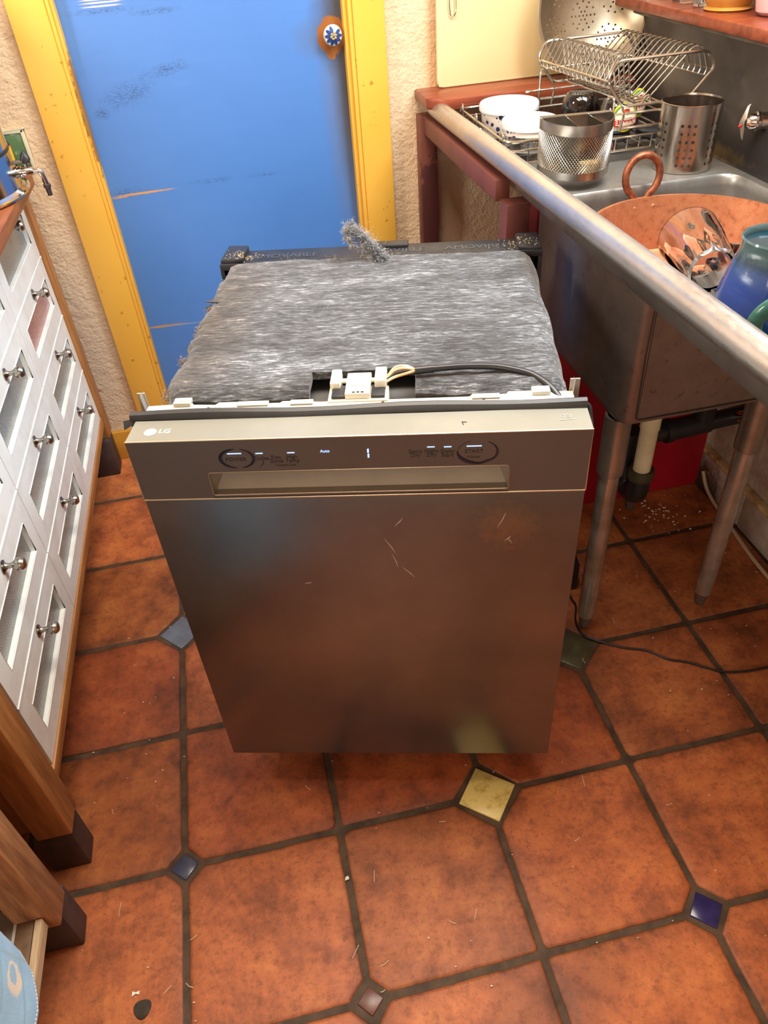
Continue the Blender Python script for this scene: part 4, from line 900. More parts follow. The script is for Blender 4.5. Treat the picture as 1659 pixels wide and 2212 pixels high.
# shelf above the splash
sh = tag(build('wall_shelf', G().box((1.352, 0.2, 1.112), (1.501, 1.70, 1.134)), SHELFW, bevel=0.004), 'red wood wall shelf running above the sink splashback', 'shelf')
def vessel(name, label, cat, loc, prof, m, seg=40, group=None, M=None, fr=None):
    return tag(build(name, G().lathe(prof, seg, M or Matrix.Translation(loc), fr), m), label, cat, group)
vessel('amber_bowl', 'amber glazed bowl on a foot ring, on the red wood shelf', 'bowl', (1.43, 1.29, 1.1345),
       [(0.0001, 0.003), (0.03, 0.003), (0.046, 0.0), (0.05, 0.003), (0.047, 0.006), (0.043, 0.008), (0.058, 0.03), (0.064, 0.065), (0.061, 0.065), (0.054, 0.032), (0.03, 0.012), (0.0001, 0.011)], mat('amber_glaze', (214, 156, 76), 0.2, 0, (190, 128, 54), 9))
tag(build('glass_dish', G().lathe([(0.0001, 0.0), (0.036, 0.0), (0.042, 0.045), (0.039, 0.045), (0.034, 0.005), (0.0001, 0.005)], 4, Matrix.Translation((1.425, 1.445, 1.1345)) @ Matrix.Rotation(R(40), 4, 'Z')), GLASS), 'square clear glass dish at the far end of the shelf', 'dish')
tag(build('spice_jar', G().lathe([(0.0001, 0.0), (0.016, 0.0), (0.018, 0.004), (0.018, 0.06), (0.016, 0.06), (0.016, 0.005), (0.0001, 0.004)], 24, Matrix.Translation((1.415, 1.372, 1.1345))), GLASS), 'small clear glass jar between glass dish and amber bowl', 'jar')
vessel('pale_pink_cup', 'pale pink ceramic cup at the near end of the shelf', 'cup', (1.455, 1.165, 1.1345), [(0.0001, 0.0), (0.026, 0.0), (0.036, 0.008), (0.042, 0.04), (0.044, 0.09), (0.041, 0.09), (0.038, 0.04), (0.03, 0.012), (0.0001, 0.01)], mat('pink_glaze', (214, 176, 176), 0.25))
# wall tap
tap = thing('wall_tap', 'chrome wall tap with a red-dotted lever on the splashback', 'tap', (1.4, 1.025, 0.976))
ax = Vector((-0.06, 0.019, -0.002)).normalized(); Mt = Matrix.Translation((1.406, 1.0255, 0.976)) @ ax.to_track_quat('Z', 'Y').to_matrix().to_4x4()
build('tap_body', G().lathe([(0.026, -0.004), (0.026, 0.004), (0.017, 0.008), (0.016, 0.022), (0.0185, 0.024), (0.0185, 0.03), (0.0155, 0.032), (0.0145, 0.042), (0.011, 0.046), (0.0085, 0.05), (0.0001, 0.05)], 24, Mt), CHROME, tap)
g = G()
g.add([Mt @ Vector(p) for p in ((-0.006, -0.009, 0.05), (0.006, -0.009, 0.05), (0.008, 0.0, 0.053), (0.006, 0.009, 0.05), (-0.006, 0.009, 0.05), (-0.008, 0, 0.053),
       (-0.004, -0.034, 0.048), (0.004, -0.034, 0.048), (0.004, 0.034, 0.046), (-0.004, 0.034, 0.046), (0, 0, 0.064), (0, -0.03, 0.054), (0, 0.03, 0.053))],
      [(0, 1, 7, 6), (3, 4, 9, 8), (1, 2, 10, 11, 7), (2, 3, 8, 12, 10), (4, 5, 10, 12, 9), (5, 0, 6, 11, 10), (6, 7, 11), (8, 9, 12), (0, 5, 4, 3, 2, 1)])
hd = build('lever', g, mat('satin_chrome', (186, 178, 168), 0.3, 1.0), tap, bevel=0.0022, seg=3)
build('hot_dot', G().ball(Mt @ Vector((0.0026, -0.006, 0.0605)), 0.0032, 10, 6), mat('tap_red', (206, 36, 48), 0.4), hd)

# on the floor below
ad = thing('power_adapter', 'black power adapter with a blue light on the floor behind the sink leg', 'adapter', (0.965, 0.80, 0), R(-10))
Ma = Matrix.Translation((0.962, 0.80, 0)) @ Matrix.Rotation(R(-10), 4, 'Z')
g = G(); g.prism([(-0.028, -0.03), (0.03, -0.03), (0.03, 0.05), (-0.028, 0.05)], 0.0006, 0.085, Ma); build('adapter_case', g, mat('adapter_black', (22, 24, 34), 0.35), ad, bevel=0.004)
build('status_light', G().ball(Ma @ Vector((0.0, -0.0305, 0.062)), (0.006, 0.0015, 0.002), 10, 6), glow('led_deep_blue', (60, 50, 255), 3.0), ad)
tag(build('black_cord', G().tube(rnd([(0.962, 0.768, 0.012), (0.958, 0.74, 0.004), (0.962, 0.713, 0.0042), (0.937, 0.664, 0.0042), (0.937, 0.62, 0.0042), (0.967, 0.594, 0.0042), (1.016, 0.559, 0.0042), (1.063, 0.541, 0.0042), (1.092, 0.504, 0.0042), (1.132, 0.487, 0.0042), (1.189, 0.441, 0.0042), (1.24, 0.43, 0.0042), (1.293, 0.428, 0.0042), (1.42, 0.436, 0.0042)], 0.03, 5), 0.0026, 6), mat('cord_black', (32, 26, 28), 0.45)), 'thin black cord winding over the tiles from the sink leg', 'cord')
tag(build('white_cord', G().tube(rnd([(1.4835, 1.05, 0.055), (1.482, 1.02, 0.02), (1.478, 0.97, 0.0075), (1.468, 0.87, 0.0065), (1.452, 0.74, 0.0065), (1.45, 0.5, 0.0065), (1.45, 0.1, 0.0065)], 0.06, 5), 0.005, 8), mat('cord_cream', (204, 178, 146), 0.5)), 'flat cream cord lying along the foot of the right wall', 'cord')
# crumbs and straws swept about
CR = mat('crumb_pale', (224, 206, 176), 0.8)
g = G()
for k in range(150):
    x, y = random.uniform(-0.25, 1.45), random.uniform(-0.1, 1.3); r_ = random.uniform(0.0006, 0.0016); a = random.random() * 3
    g.prism([(r_ * math.cos(a + q) * (1 + (q > 3)), r_ * math.sin(a + q)) for q in (0, 1.6, 3.1, 4.7)], 0.0002, 0.0015, Matrix.Translation((x, y, 0.001)))
for k in range(26):
    x, y, a = random.uniform(-0.2, 1.2), random.uniform(-0.05, 0.9), random.random() * 6; d = Vector((math.cos(a), math.sin(a), 0)) * random.uniform(0.005, 0.014)
    g.tube([Vector((x, y, 0.0022)), Vector((x, y, 0.0028)) + d, Vector((x, y, 0.0022)) + d * 2 + Vector((0.002, 0.003, 0))], 0.0005, 4)
for k in range(60): x, y = random.gauss(1.33, 0.05), random.gauss(0.97, 0.04); r_ = random.uniform(0.001, 0.004); g.ball((x, min(y, 1.04), 0.0015), (r_, r_, r_ * .6), 6, 4)
o = build('floor_crumbs', g, CR, kind='stuff'); tag(o, 'scattered crumbs and bits of straw lying on the floor tiles', 'crumbs')
tag(build('paper_scrap', G().prism([(0, 0), (.006, .003), (.012, .0005), (.013, .006), (.006, .005), (.001, .008)], 0.0015, 0.0024, Matrix.Translation((-0.09, 0.098, 0))), PALE), 'small torn white paper scrap on the near left tile', 'scrap')
tag(build('dark_disc', G().lathe([(0.0001, 0.0028), (0.011, 0.0026), (0.0138, 0.0018), (0.0145, 0.0002)], 18, Matrix.Translation((-0.072, 0.076, 0.0012)), lambda a, i: 1 + 0.08 * math.sin(3 * a)), mat('dried_felt', (70, 58, 46), 0.9, 0, (48, 40, 32), 60, bump=0.4)), 'round dark dried spot of dirt on the near left tile', 'spot')
tag(build('pale_chip', G().prism([(0, 0), (.008, .001), (.0075, .007), (.002, .006)], 0.0012, 0.0022, Matrix.Translation((0.291, 0.199, 0))), PALE), 'pale chip lying in the joint below the yellow inset', 'chip')
# ------------------------------------------------------------------ dishes on the drainboard
ZD_ = 0.8765
# colander leaning on the wall
col = thing('colander', 'large steel colander with rosettes of holes leaning on the back wall', 'colander', (1.283, 1.58, 0.9685))
Mcol = Matrix.Translation((1.272, 1.609, 1.112)) @ Matrix.Scale(1.035, 4) @ Matrix.Rotation(R(76), 4, 'X') @ Matrix.Rotation(R(0), 4, 'Z')
RC = 0.139
def bowl(u, v, off=0.0):
    r = math.hypot(u, v); q = min(r / 0.132, 1.0)
    d = 0.058 * (1 - q ** 3.2)
    return Mcol @ Vector((u, v, -d + off))
holes = []
def rosette(cx, cy, a0):
    for k in range(12): a = a0 + 2 * PI * k / 12; holes.append((cx + 0.0295 * math.cos(a), cy + 0.0295 * math.sin(a), 0.0023))
    for k in range(6):
        a = a0 + 2 * PI * k / 6; holes.append((cx + 0.0095 * math.cos(a), cy + 0.0095 * math.sin(a), 0.0023))
        holes.append((cx + 0.0195 * math.cos(a), cy + 0.0195 * math.sin(a), 0.0023))
    holes.append((cx, cy, 0.0023))
for k in range(6): rosette(0.083 * math.cos(k * PI / 3 + 0.35), 0.083 * math.sin(k * PI / 3 + 0.35), k * PI / 3)
rosette(0, 0, 0)
circ = [(0.132 * math.cos(2 * PI * k / 80), 0.132 * math.sin(2 * PI * k / 80)) for k in range(80)]
CST = mat('colander_steel', (176, 162, 136), 0.36, 0.85, (146, 132, 112), 10, 6, rvar=0.14)
build('colander_bowl', sheet(circ, holes, bowl, 0.009, 8), CST, col)
build('colander_rim', G().lathe([(0.131, 0.0), (0.139, 0.001), (0.141, 0.004), (0.139, 0.0065), (0.134, 0.005)], 80, Mcol, close=True), CST, col)
# dish rack
rack = thing('dish_rack', 'two-tier stainless steel wire dish rack on the far drainboard', 'dish rack', (1.14, 1.38, ZD_))
def sx(x, y): return x - 0.12 * (y - 1.2)
def fr_loop(y):
    return rnd([(sx(x, y), y, z) for x, z in ((1.168, 0.992), (1.126, 1.047), (1.146, 1.079), (1.347, 1.079), (1.369, 1.047), (1.319, 0.992))], 0.014, 5, True)
for y in (1.2, 1.5): build('end_frame', G().tube(fr_loop(y), 0.0033, 8, True), WIRE, rack)
for x, z in ((1.129, 1.043), (1.136, 1.03), (1.366, 1.043), (1.358, 1.03), (1.192, 0.9945), (1.236, 0.9945)):
    build('side_rail', G().tube([(sx(x, 1.2), 1.2, z), (sx(x, 1.5), 1.5, z)], 0.0018, 6), WIRE, rack)
hoop = None
for k in range(15):
    y = 1.216 + 0.019 * k
    if hoop is None:
        pts = rnd([(x - 1.24, 0, z) for x, z in ((1.136, 1.029), (1.1315, 1.041), (1.156, 1.088), (1.176, 1.088), (1.196, 0.994), (1.232, 0.994), (1.322, 1.086), (1.344, 1.086), (1.3635, 1.041), (1.358, 1.029))], 0.012, 4)
        hoop = build('plate_hoop', G().tube(pts, 0.0019, 6), WIRE, rack, world=False)
        hb = hoop
    else:
        hb = hoop.copy(); COL.objects.link(hb); hb.parent = rack
    hb.location = Vector((sx(1.24, y), y, 0)) - Vector((1.14, 1.38, ZD_)) if True else None
for y, zt in ((1.2, 0.992), (1.5, 0.992)):
    for x in (1.168, 1.319):
        build('rack_leg', G().tube(rnd([(sx(x, y), y, zt), (sx(x + (0.006 if x < 1.2 else -0.006), y), y, 0.975), (sx(x, y), y, 0.944)], 0.006), 0.0026, 8), WIRE, rack)
    build('cross_bar', G().tube([(sx(1.10, y), y, 0.9775), (sx(1.385, y), y, 0.9775)], 0.0026, 8), WIRE, rack)
build('cross_hook', G().tube(rnd([(1.182, 1.2, 0.9905), (1.21, 1.2, 0.992), (1.221, 1.2, 1.008), (1.2285, 1.2, 1.008), (1.233, 1.2, 0.991), (1.31, 1.2, 0.991)], 0.006), 0.0024, 8), WIRE, rack)
build('far_post', G().tube(rnd([(1.102, 1.505, 0.902), (1.102, 1.505, 1.02), (1.125, 1.505, 1.022), (1.29, 1.505, 1.022)], 0.012), 0.0028, 8), WIRE, rack)
tx0, tx1, ty0, ty1 = 0.916, 1.362, 1.21, 1.556
def loop(z, ins=0): return [(x, y, z) for x, y in rrect(tx0 + ins, ty0 + ins, tx1 - ins, ty1 - ins, 0.03, 6)]
build('tray_rim', G().tube(loop(0.946), 0.0031, 8, True), WIRE, rack)
build('tray_rim', G().tube(loop(0.928), 0.0022, 8, True), WIRE, rack)
build('tray_base', G().tube(loop(0.900, 0.004), 0.0026, 8, True), WIRE, rack)
for k in range(15):
    x = tx0 + 0.022 + k * 0.0287; build('tray_wire', G().tube(rnd([(x, ty0, 0.928), (x, ty0 + 0.002, 0.898), (x, ty1 - 0.002, 0.898), (x, ty1, 0.928)], 0.006, 3), 0.0014, 6), WIRE, rack)
for y in (1.29, 1.38, 1.47): build('tray_bar', G().tube([(tx0 + .004, y, 0.8955), (tx1 - .004, y, 0.8955)], 0.0018, 6), WIRE, rack)
for x, y in ((tx0, 1.235), (tx0, 1.42), (tx0, 1.53), (tx1, 1.25), (tx1, 1.53)):
    build('corner_hook', G().tube(rnd([(x, y, 0.90), (x, y, 0.956), (x + 0.004, y + 0.02, 0.958), (x, y + 0.022, 0.94)], 0.005), 0.0024, 8), WIRE, rack)
for x, y in ((0.945, 1.24), (1.33, 1.24), (0.945, 1.53), (1.33, 1.53)): build('foot', G().tube([(x, y, ZD_ + .0002), (x, y, 0.8955)], 0.006, 10), BLACKP, rack)
# lidded containers
t = NT('floral_print')
def flowers(scale, thr, off):
    v = t.node('ShaderNodeTexVoronoi'); v.inputs['Scale'].default_value = scale; v.inputs['Randomness'].default_value = 0.75
    mp = t.node('ShaderNodeMapping'); t.link(t.co(), mp.inputs[0]); mp.inputs['Location'].default_value = off; t.link(mp.outputs[0], v.inputs['Vector'])
    s = t.math('MULTIPLY_ADD', t.noise(170, 2), 0.26, v.outputs['Distance'])
    return t.ramp(s, [(thr, (1, 1, 1)), (thr + 0.03, (0, 0, 0))])
f = t.math('MAXIMUM', flowers(52, 0.40, (0, 0, 0)), flowers(120, 0.36, (0.3, 0.1, 0.2)))
t.set(Base_Color=t.mix(f, lin((240, 226, 216)), lin((40, 46, 92))), Roughness=0.15, Coat_Weight=0.4); FLO = t.m
LID = mat('translucent_lid', (214, 218, 216), 0.35)
def container(name, label, x, y, r, z0, z1, m, grp):
    c = thing(name, label, 'container', (x, y, z0)); Mx = Matrix.Translation((x, y, 0))
    build('container_body', G().lathe([(0.0001, z0), (r * .86, z0), (r * .9, z0 + 0.003), (r * .965, z1), (r * .93, z1), (r * .87, z0 + 0.006), (0.0001, z0 + 0.005)], 48, Mx), m, c)
    build('container_lid', G().lathe([(r * .985, z1 - 0.007), (r * 1.01, z1 - 0.008), (r * 1.01, z1 + 0.004), (r * .97, z1 + 0.0075), (r * .9, z1 + 0.007), (r * .86, z1 + 0.0052), (0.0001, z1 + 0.0058)], 48, Mx), LID, c)
    return c
container('lidded_container', 'taller white lidded container printed with navy flowers', 1.012, 1.468, 0.0705, 0.9005, 0.9615, FLO, 0)
c2 = container('lidded_container', 'lower clear glass lidded container, between flowered container and mesh caddy', 1.012, 1.328, 0.0635, 0.9005, 0.9535, GLASS, 0)
build('printed_band', G().lathe([(0.0605, 0.934), (0.0611, 0.934), (0.0617, 0.947), (0.0611, 0.947)], 48, Matrix.Translation((1.012, 1.328, 0)), close=True), FLO, c2)
# dark jars drying upside down
DG = mat('dark_brown_glass', (20, 12, 10), 0.06, 0, coat=0.5)
JP = [(0.0001, -0.041), (0.026, -0.041), (0.033, -0.037), (0.0405, -0.024), (0.043, -0.004), (0.0415, 0.012), (0.035, 0.026), (0.0285, 0.031), (0.0285, 0.041), (0.0001, 0.041)]
def jr(h):
    for (r0, h0), (r1, h1) in zip(JP[1:], JP[2:]):
        if h0 <= h <= h1: return r0 + (r1 - r0) * (h - h0) / max(h1 - h0, 1e-6)
    return 0.03
def jar(label, x, y, z, yaw, tilt, lab):
    Mj = Matrix.Translation((x, y, z)) @ Matrix.Rotation(R(yaw), 4, 'Z') @ Matrix.Rotation(R(tilt), 4, 'X') @ Matrix.Rotation(PI, 4, 'Y')
    j = thing('spread_jar', label, 'jar', M=Mj)
    build('jar_glass', G().lathe(JP, 40), DG, j, world=False)
    build('jar_lid', G().lathe([(0.0295, 0.032), (0.0305, 0.034), (0.0305, 0.0435), (0.0285, 0.0455), (0.0001, 0.0455)], 36), BLACKP, j, world=False)
    if not lab: return j
    def w_(a, b, off):
        h = b; r = jr(h) + off; an = -PI / 2 + a / 0.043
        return Vector((r * math.cos(an), r * math.sin(an), h))
    def oval(rx, rz, cx, cz, off, m_, nm, par, y0=-9, y1=9, th=None):
        g = G(); N, Q = 36, 7; vs = [w_(cx, cz, off)]
        for q in range(1, Q + 1):
            for k in range(N):
                a = 2 * PI * k / N; vs.append(w_(cx + rx * q / Q * math.cos(a), min(max(cz + rz * q / Q * math.sin(a), y0), y1), off))
        fs = [(0, 1 + k, 1 + (k + 1) % N) for k in range(N)] + [(1 + q * N + k, 1 + q * N + (k + 1) % N, 1 + (q + 1) * N + (k + 1) % N, 1 + (q + 1) * N + k) for q in range(Q - 1) for k in range(N)]
        return build(nm, g.add(vs, fs), m_, par, world=False, weld=False)
    LY, LG_, LC, LRD = mat('label_bright_yellow', (246, 206, 20), 0.4), mat('label_green', (84, 146, 62), 0.4), mat('label_cream', (240, 224, 196), 0.4), mat('label_crimson', (190, 30, 44), 0.4)
    lb = oval(0.034, 0.030, 0, -0.004, 0.0004, LY, 'label', j)
    oval(0.030, 0.0265, 0, -0.004, 0.0008, LG_, 'label_ring', lb); oval(0.0255, 0.0215, 0, -0.005, 0.0012, LC, 'label_centre', lb)
    g = G(); n = 24; vs = []
    for k in range(n + 1):
        a = -0.031 + 0.062 * k / n; q = 0.004 * (1 - (a / 0.031) ** 2)
        vs += [w_(a, -0.0025 + q, 0.0017), w_(a, 0.0115 + q, 0.0017)]
    build('label_band', g.add(vs, [(2 * k, 2 * k + 2, 2 * k + 3, 2 * k + 1) for k in range(n)]), LRD, lb, world=False)
    text('label_word', 'MARMITE', 0.0152, None, LC, lb, extrude=0.0, warp=lambda v: w_(v.x * 0.8, v.y + 0.0043 + 0.004 * (1 - (v.x / 0.031) ** 2), 0.0022), bold=0.0002)
    text('label_word', 'YEAST EXTRACT', 0.0036, None, mat('label_ink', (90, 70, 50), 0.5), lb, extrude=0.0, warp=lambda v: w_(v.x, v.y - 0.0045 + 0.003 * (1 - (v.x / 0.031) ** 2), 0.0018))
    oval(0.008, 0.005, 0.0, -0.0135, 0.0016, mat('pot_orange', (206, 116, 40), 0.4), 'label_pot', lb); oval(0.0065, 0.0022, 0, -0.0185, 0.002, LRD, 'label_pot', lb); oval(0.003, .003, .009, -.0135, .0016, MC['pot_orange'], 'label_pot', lb)
    return j
jar('dark glass jar drying upside down, its round yellow label fully facing out', 1.206, 1.291, 0.9475, 2, -8, True)
jar('dark glass jar drying upside down behind, yellow label mostly covered', 1.268, 1.376, 0.9525, 22, -6, True)
jar('dark glass jar with no label showing, nearest the colander', 1.158, 1.386, 0.9485, 40, 0, False)
tag(build('jar_lid', G().lathe([(0.0001, 0.0), (0.026, 0.0), (0.031, 0.004), (0.031, 0.016), (0.027, 0.019), (0.0001, 0.019)], 36, Matrix.Translation((1.292, 1.292, 0.9005)) , lambda a, i: 1 + 0.01 * math.sin(24 * a)), BLACKP), 'round black ribbed lid lying in the wire dish rack', 'lid')
# half-round mesh cutlery caddy
cd = thing('cutlery_caddy', 'half-round steel mesh cutlery caddy hooked on the dish rack', 'caddy', (1.043, 1.15, 0.9))
CX, CY, CA, CB, CZ0, CZ1 = 1.043, 1.155, 0.0745, 0.098, 0.897, 1.0
rot = R(-8)
def cpt(a, z, k=1.0):
    x, y = CA * k * math.cos(a), -CB * k * math.sin(a)
    return (CX + x * math.cos(rot) - y * math.sin(rot), CY + x * math.sin(rot) + y * math.cos(rot), z)
CSTL = mat('caddy_steel', (188, 184, 174), 0.26, 1.0, (160, 154, 144), 20)
def cband(z0, z1):
    g = G(); n = 40; vs = []
    for k in range(n + 1):
        a = PI * k / n
        for kk, z in ((1.0, z0), (1.0, z1), (0.985, z1), (0.985, z0)): vs.append(cpt(a, z, kk))
    return g.add(vs, [(k * 4 + i, k * 4 + (i + 1) % 4, (k + 1) * 4 + (i + 1) % 4, (k + 1) * 4 + i) for k in range(n) for i in range(4)])
build('top_band', cband(CZ1 - 0.020, CZ1), CSTL, cd)
build('bottom_band', cband(CZ0, CZ0 + 0.0145), CSTL, cd)
g = G(); n = 40; vs = [cpt(PI * k / n, CZ0 + 0.002, 0.99) for k in range(n + 1)]; g.add(vs, [tuple(range(n + 1))]); build('caddy_floor', g, CSTL, cd, thick=0.001)
g = G(); NC, NRr = 38, 9; za, zb = CZ0 + 0.0145, CZ1 - 0.020
for s_ in (1, -1):
    for k in range(-NRr, NC + NRr + 1):
        pts = []
        for q in range(NRr * 2 + 1):
            u = k + s_ * q / 2
            if 0 <= u <= NC: pts.append(cpt(PI * u / NC, za + (zb - za) * q / (NRr * 2), 0.995))
        if len(pts) > 1: g.tube(pts, 0.0007, 4, caps=False)
build('mesh_wall', g, CSTL, cd)
p0, p1 = Vector(cpt(0, 0)), Vector(cpt(PI, 0)); g = G()
nb = Vector((0, 0.0008, 0))
g.add([p0 + Vector((0, 0, CZ0)), p1 + Vector((0, 0, CZ0)), p1 + Vector((0, 0, CZ1)), p0 + Vector((0, 0, CZ1))], [(0, 1, 2, 3)])
build('back_plate', g, CSTL, cd, thick=0.001)
for f_, a in ((0.36, 1.78), (0.68, 0.98)):
    q0 = p1.lerp(p0, f_); q1 = Vector(cpt(a, 0, 0.98))
    build('divider', G().add([q0 + Vector((0, 0, CZ0 + .003)), q1 + Vector((0, 0, CZ0 + .003)), q1 + Vector((0, 0, CZ1 - .004)), q0 + Vector((0, 0, CZ1 - .002))], [(0, 1, 2, 3)]), CSTL, cd, thick=0.001)
build('hook_wire', G().tube(rnd([(1.122, 1.147, 0.955), (1.122, 1.149, 1.022), (1.122, 1.175, 1.022), (1.124, 1.2, 0.982)], 0.01), 0.0026, 8).tube([tuple(p1 + Vector((0, 0.001, CZ1))), tuple(p0 + Vector((0, 0.001, CZ1)))], 0.0026, 8), WIRE, cd)
for dz, sz_, m_ in ((0.03, 0.006, mat('sticker_pink', (206, 104, 110), 0.5)),):
    q = Vector(cpt(0.32, 0)); build('sticker_dot', G().ball((q.x + .001, q.y, CZ0 + 0.045), (0.001, 0.006, 0.008), 12, 8), m_, cd)
tag(build('sponge', G().prism(rrect(1.035, 1.082, 1.077, 1.112, 0.01, 4), 0.9, 0.922), mat('sponge_beige', (206, 176, 120), 0.9, 0, (184, 152, 98), 60, bump=0.4), bevel=0.003), 'small beige scrap of sponge inside the mesh caddy', 'sponge')
# perforated utensil canister
cn = thing('utensil_holder', 'perforated steel utensil holder standing at the corner of the basin', 'utensil holder', (1.287, 1.128, ZD_))
RCN = 0.0605; HC = 0.128; circ_ = 2 * PI * RCN
hl = []
for gidx in range(6):
    for k in range(3):
        for r_ in range(6):
            u = (gidx + 0.5) * circ_ / 6 + (k - 1) * 0.0128; hl.append((u, 0.017 + r_ * 0.0152, 0.0034))
o0 = [(circ_ * k / 60, 0.0) for k in range(60)] + [(circ_, 0)] + [(circ_ * (60 - k) / 60, HC) for k in range(60)] + [(0, HC)]
Z0C = ZD_ + 0.0005
def cyl(u, v): a = u / RCN + R(30); return (1.287 + RCN * math.cos(a), 1.128 + RCN * math.sin(a), Z0C + v)
CAN = mat('canister_steel', (196, 186, 174), 0.22, 1.0, (168, 158, 148), 8, 6, stretch=(3, 3, 0.3), rvar=0.12)
build('holder_wall', sheet(o0, hl, cyl, 0.0085, 12), CAN, cn)
build('holder_base', G().lathe([(0.0001, 0), (RCN, 0), (RCN, 0.002), (0.0001, 0.002)], 48, Matrix.Translation((1.287, 1.128, Z0C))), CAN, cn)
build('holder_rim', G().lathe([(RCN - 0.0012, HC - 0.002), (RCN + 0.001, HC - 0.001), (RCN + 0.0012, HC + 0.001), (RCN - 0.0005, HC + 0.0018)], 60, Matrix.Translation((1.287, 1.128, Z0C)), close=True), CAN, cn)
# copper pan in the basin
t = NT('copper'); lo = t.noise(60, 6, 0.75); l2 = t.noise(6, 5, 0.6)
c = t.ramp(lo, [(0.4, lin((198, 132, 92))), (0.56, lin((184, 112, 70))), (0.68, lin((110, 66, 42)))])
t.set(Base_Color=t.mix(t.math('MULTIPLY', l2, 0.5), c, lin((200, 138, 104))), Metallic=0.6, Roughness=t.math('MULTIPLY_ADD', lo, 0.3, 0.3)); COP = t.m
pn = thing('copper_pan', 'round copper preserving pan with a ring handle, sitting in the sink basin', 'pan', (1.150, 0.815, 0.755))
Mp = Matrix.Translation((1.150, 0.815, 0.7555))
build('pan_body', G().lathe([(0.0001, 0.0), (0.165, 0.0), (0.172, 0.004), (0.196, 0.104), (0.2, 0.106), (0.2, 0.109), (0.194, 0.109), (0.170, 0.008), (0.163, 0.003), (0.0001, 0.002)], 72, Mp), COP, pn)
ang = R(93); hc = Vector((1.150 + 0.207 * math.cos(ang), 0.815 + 0.207 * math.sin(ang), 0.7555 + 0.148))
ring = [hc + Vector((0.037 * math.cos(R(a)), 0.004 * math.sin(R(a)), 0.039 * math.sin(R(a)))) for a in range(-63, 244, 12)]
h = build('ring_handle', G().tube([hc + Vector((0.013, -0.004, -0.044))] + ring + [hc + Vector((-0.013, -0.004, -0.044))], 0.0073, 14), mat('old_copper', (166, 98, 66), 0.42, 0.6, (104, 60, 42), 70, 6), pn)
for a in (99, 86): 
    q = Vector((1.150 + 0.1915 * math.cos(R(a)), 0.815 + 0.1915 * math.sin(R(a)), 0.7555 + 0.088)); build('rivet', G().ball(q, (0.0075, 0.003, 0.0075), 14, 8), COP, pn)
tag(build('baking_tray', G().prism(rrect(-0.075, -0.045, 0.075, 0.045, 0.012, 4), 0, 0.004, Matrix.Translation((1.255, 0.84, 0.8)) @ Matrix.Rotation(R(28), 4, 'Z') @ Matrix.Rotation(R(24), 4, 'Y') @ Matrix.Rotation(R(-14), 4, 'X')), mat('dark_tray', (92, 84, 80), 0.4, 0.6), bevel=0.0015), 'dark grey flat tray lying inside the copper pan', 'tray')
gj = thing('clip_jar', 'clear glass jar with a dark ring rim, standing in the copper pan', 'jar', (1.115, 0.70, 0.758))
build('jar_glass', G().lathe([(0.0001, 0.0), (0.028, 0.0), (0.031, 0.004), (0.031, 0.095), (0.027, 0.108), (0.027, 0.12), (0.0245, 0.12), (0.0245, 0.108), (0.0285, 0.094), (0.0285, 0.006), (0.0001, 0.004)], 36, Matrix.Translation((1.115, 0.70, 0.7585))), GLASS, gj)
build('ring_rim', G().lathe([(0.0272, 0.110), (0.0295, 0.110), (0.0295, 0.1205), (0.0272, 0.1205)], 36, Matrix.Translation((1.115, 0.70, 0.7585)), close=True), mat('dark_ring', (70, 58, 52), 0.35, 0.7), gj)
# tumbler lying on the near drainboard
B_, T_ = Vector((1.004, 0.536, 0.9150)), Vector((1.038, 0.668, 0.9170))
ax = (T_ - B_); Lg = ax.length; Mg = Matrix.Translation(B_) @ ax.to_track_quat('Z', 'Y').to_matrix().to_4x4()
def facet(a, i): return (1 - 0.055 * (1 - math.cos(9 * a)) / 2) if i in FAC else 1
FAC = (3, 4, 5)
prof = [(0.0001, 0.004), (0.02, 0.003), (0.032, 0.0), (0.0365, 0.004), (0.0385, 0.03), (0.0445, Lg * 0.58), (0.0445, Lg * 0.62), (0.0485, Lg), (0.0465, Lg), (0.0425, Lg * 0.62), (0.036, 0.03), (0.03, 0.012), (0.0001, 0.010)]
tag(build('tumbler', G().lathe(prof, 72, Mg, facet), GLASS), 'clear faceted glass tumbler lying on its side on the near drainboard', 'tumbler')
prof = [(0.0001, 0.0), (0.03, 0.0), (0.031, 0.003), (0.027, 0.012), (0.026, 0.055), (0.03, 0.075), (0.045, 0.105), (0.056, 0.145), (0.054, 0.145), (0.043, 0.106), (0.0275, 0.076), (0.0235, 0.055), (0.0235, 0.016), (0.0001, 0.012)]
tag(build('flared_glass', G().lathe(prof, 48, Matrix.Translation((1.142, 0.548, ZD_ + 0.0005))), GLASS), 'clear flared drinking glass standing upright behind the blue mug', 'glass')
t = NT('blue_mug_glaze')
sep = t.node('ShaderNodeSeparateXYZ'); t.link(t.co(), sep.inputs[0])
n_ = t.noise(70, 5, 0.7); hgt = t.math('MULTIPLY_ADD', n_, 0.018, sep.outputs[2])
hgt = t.math('DIVIDE', hgt, 0.13)
c = t.ramp(hgt, [(0.0, lin((24, 62, 122))), (0.36, lin((26, 64, 128))), (0.40, lin((44, 70, 146))), (0.62, lin((50, 70, 142))), (0.78, lin((44, 76, 128))), (0.86, lin((26, 58, 72))), (0.955, lin((78, 102, 96)))])
t.set(Base_Color=t.mix(t.math('MULTIPLY', n_, 0.25), c, lin((50, 76, 140))), Roughness=0.14, Coat_Weight=0.5); BMG = t.m
mg = thing('stoneware_mug', 'tall blue glazed stoneware mug with teal rim on the near drainboard', 'mug', (1.015, 0.425, ZD_))
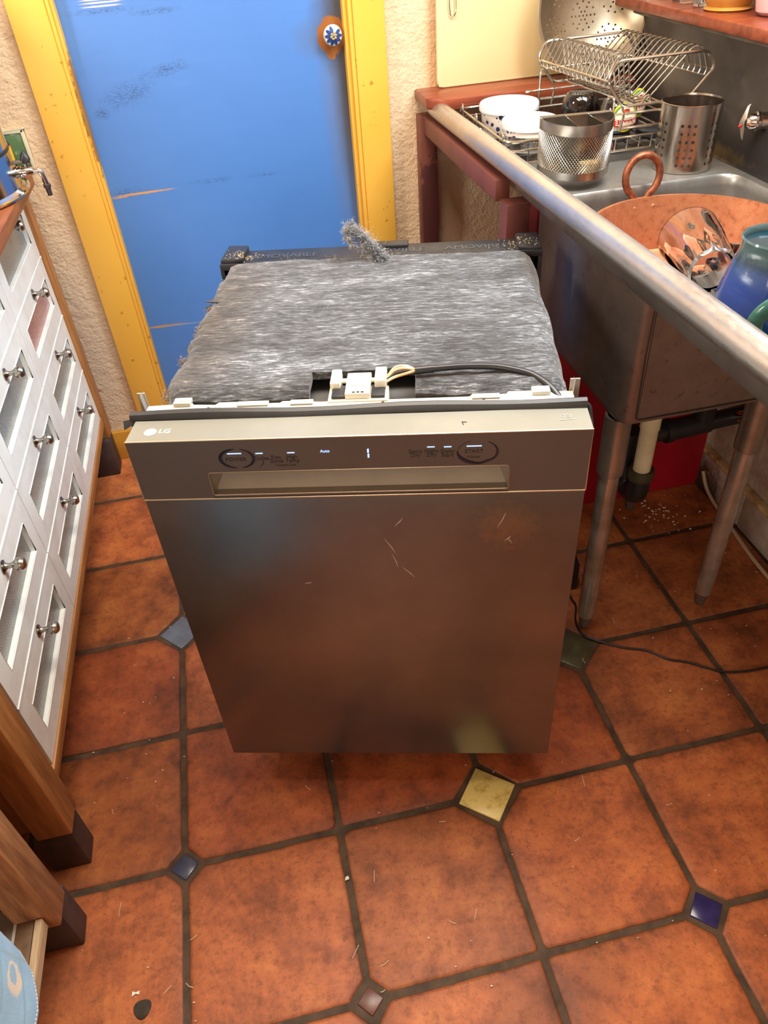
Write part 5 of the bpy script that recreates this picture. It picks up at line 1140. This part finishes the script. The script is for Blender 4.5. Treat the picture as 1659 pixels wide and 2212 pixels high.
MM = Matrix.Translation((1.015, 0.425, ZD_ + 0.0005))
build('mug_body', G().lathe([(0.0001, 0.0), (0.058, 0.0), (0.066, 0.004), (0.068, 0.012), (0.064, 0.05), (0.054, 0.09), (0.0485, 0.108), (0.0475, 0.118), (0.049, 0.1265), (0.0475, 0.129), (0.0452, 0.1265), (0.0437, 0.118), (0.046, 0.1), (0.06, 0.04), (0.06, 0.012), (0.0001, 0.008)], 56, MM), BMG, mg)
build('mug_inside', G().lathe([(0.0434, 0.1195), (0.0452, 0.1), (0.0592, 0.04), (0.0592, 0.0125), (0.0001, 0.0085)], 56, MM), mat('teal_glaze', (14, 48, 58), 0.14), mg)
t = NT('sage_glaze'); sep = t.node('ShaderNodeSeparateXYZ'); t.link(t.co(), sep.inputs[0]); n_ = t.noise(60, 5, 0.7, (1, 1, 0.2))
c = t.ramp(t.math('MULTIPLY_ADD', n_, 0.03, sep.outputs[2]), [(0.026, lin((60, 104, 100))), (0.04, lin((188, 190, 150))), (0.07, lin((206, 204, 160)))])
t.set(Base_Color=c, Roughness=0.2); SG = t.m
sm_ = thing('stoneware_cup', 'sage glazed stoneware cup with a thick green handle, nearest in the sink', 'cup', (1.036, 0.308, ZD_))
MM = Matrix.Translation((1.036, 0.308, ZD_ + 0.0005))
build('cup_body', G().lathe([(0.0001, 0.0), (0.034, 0.0), (0.042, 0.006), (0.047, 0.03), (0.046, 0.06), (0.045, 0.088), (0.042, 0.088), (0.043, 0.05), (0.04, 0.012), (0.0001, 0.008)], 48, MM), SG, sm_)
d = Vector((-0.80, 0.42, 0)).normalized(); hp = []
for a in range(-100, 101, 10):
    q = Vector((1.036, 0.308, ZD_ + 0.048)) + d * (0.036 + 0.060 * math.cos(R(a) * 0.9)) + Vector((0, 0, 0.041 * math.sin(R(a) * 0.9))); hp.append(q)
build('cup_handle', G().tube(hp, [0.0105] * len(hp), 14), mat('green_glaze_dark', (34, 78, 72), 0.16, 0, (66, 108, 90), 30), sm_)
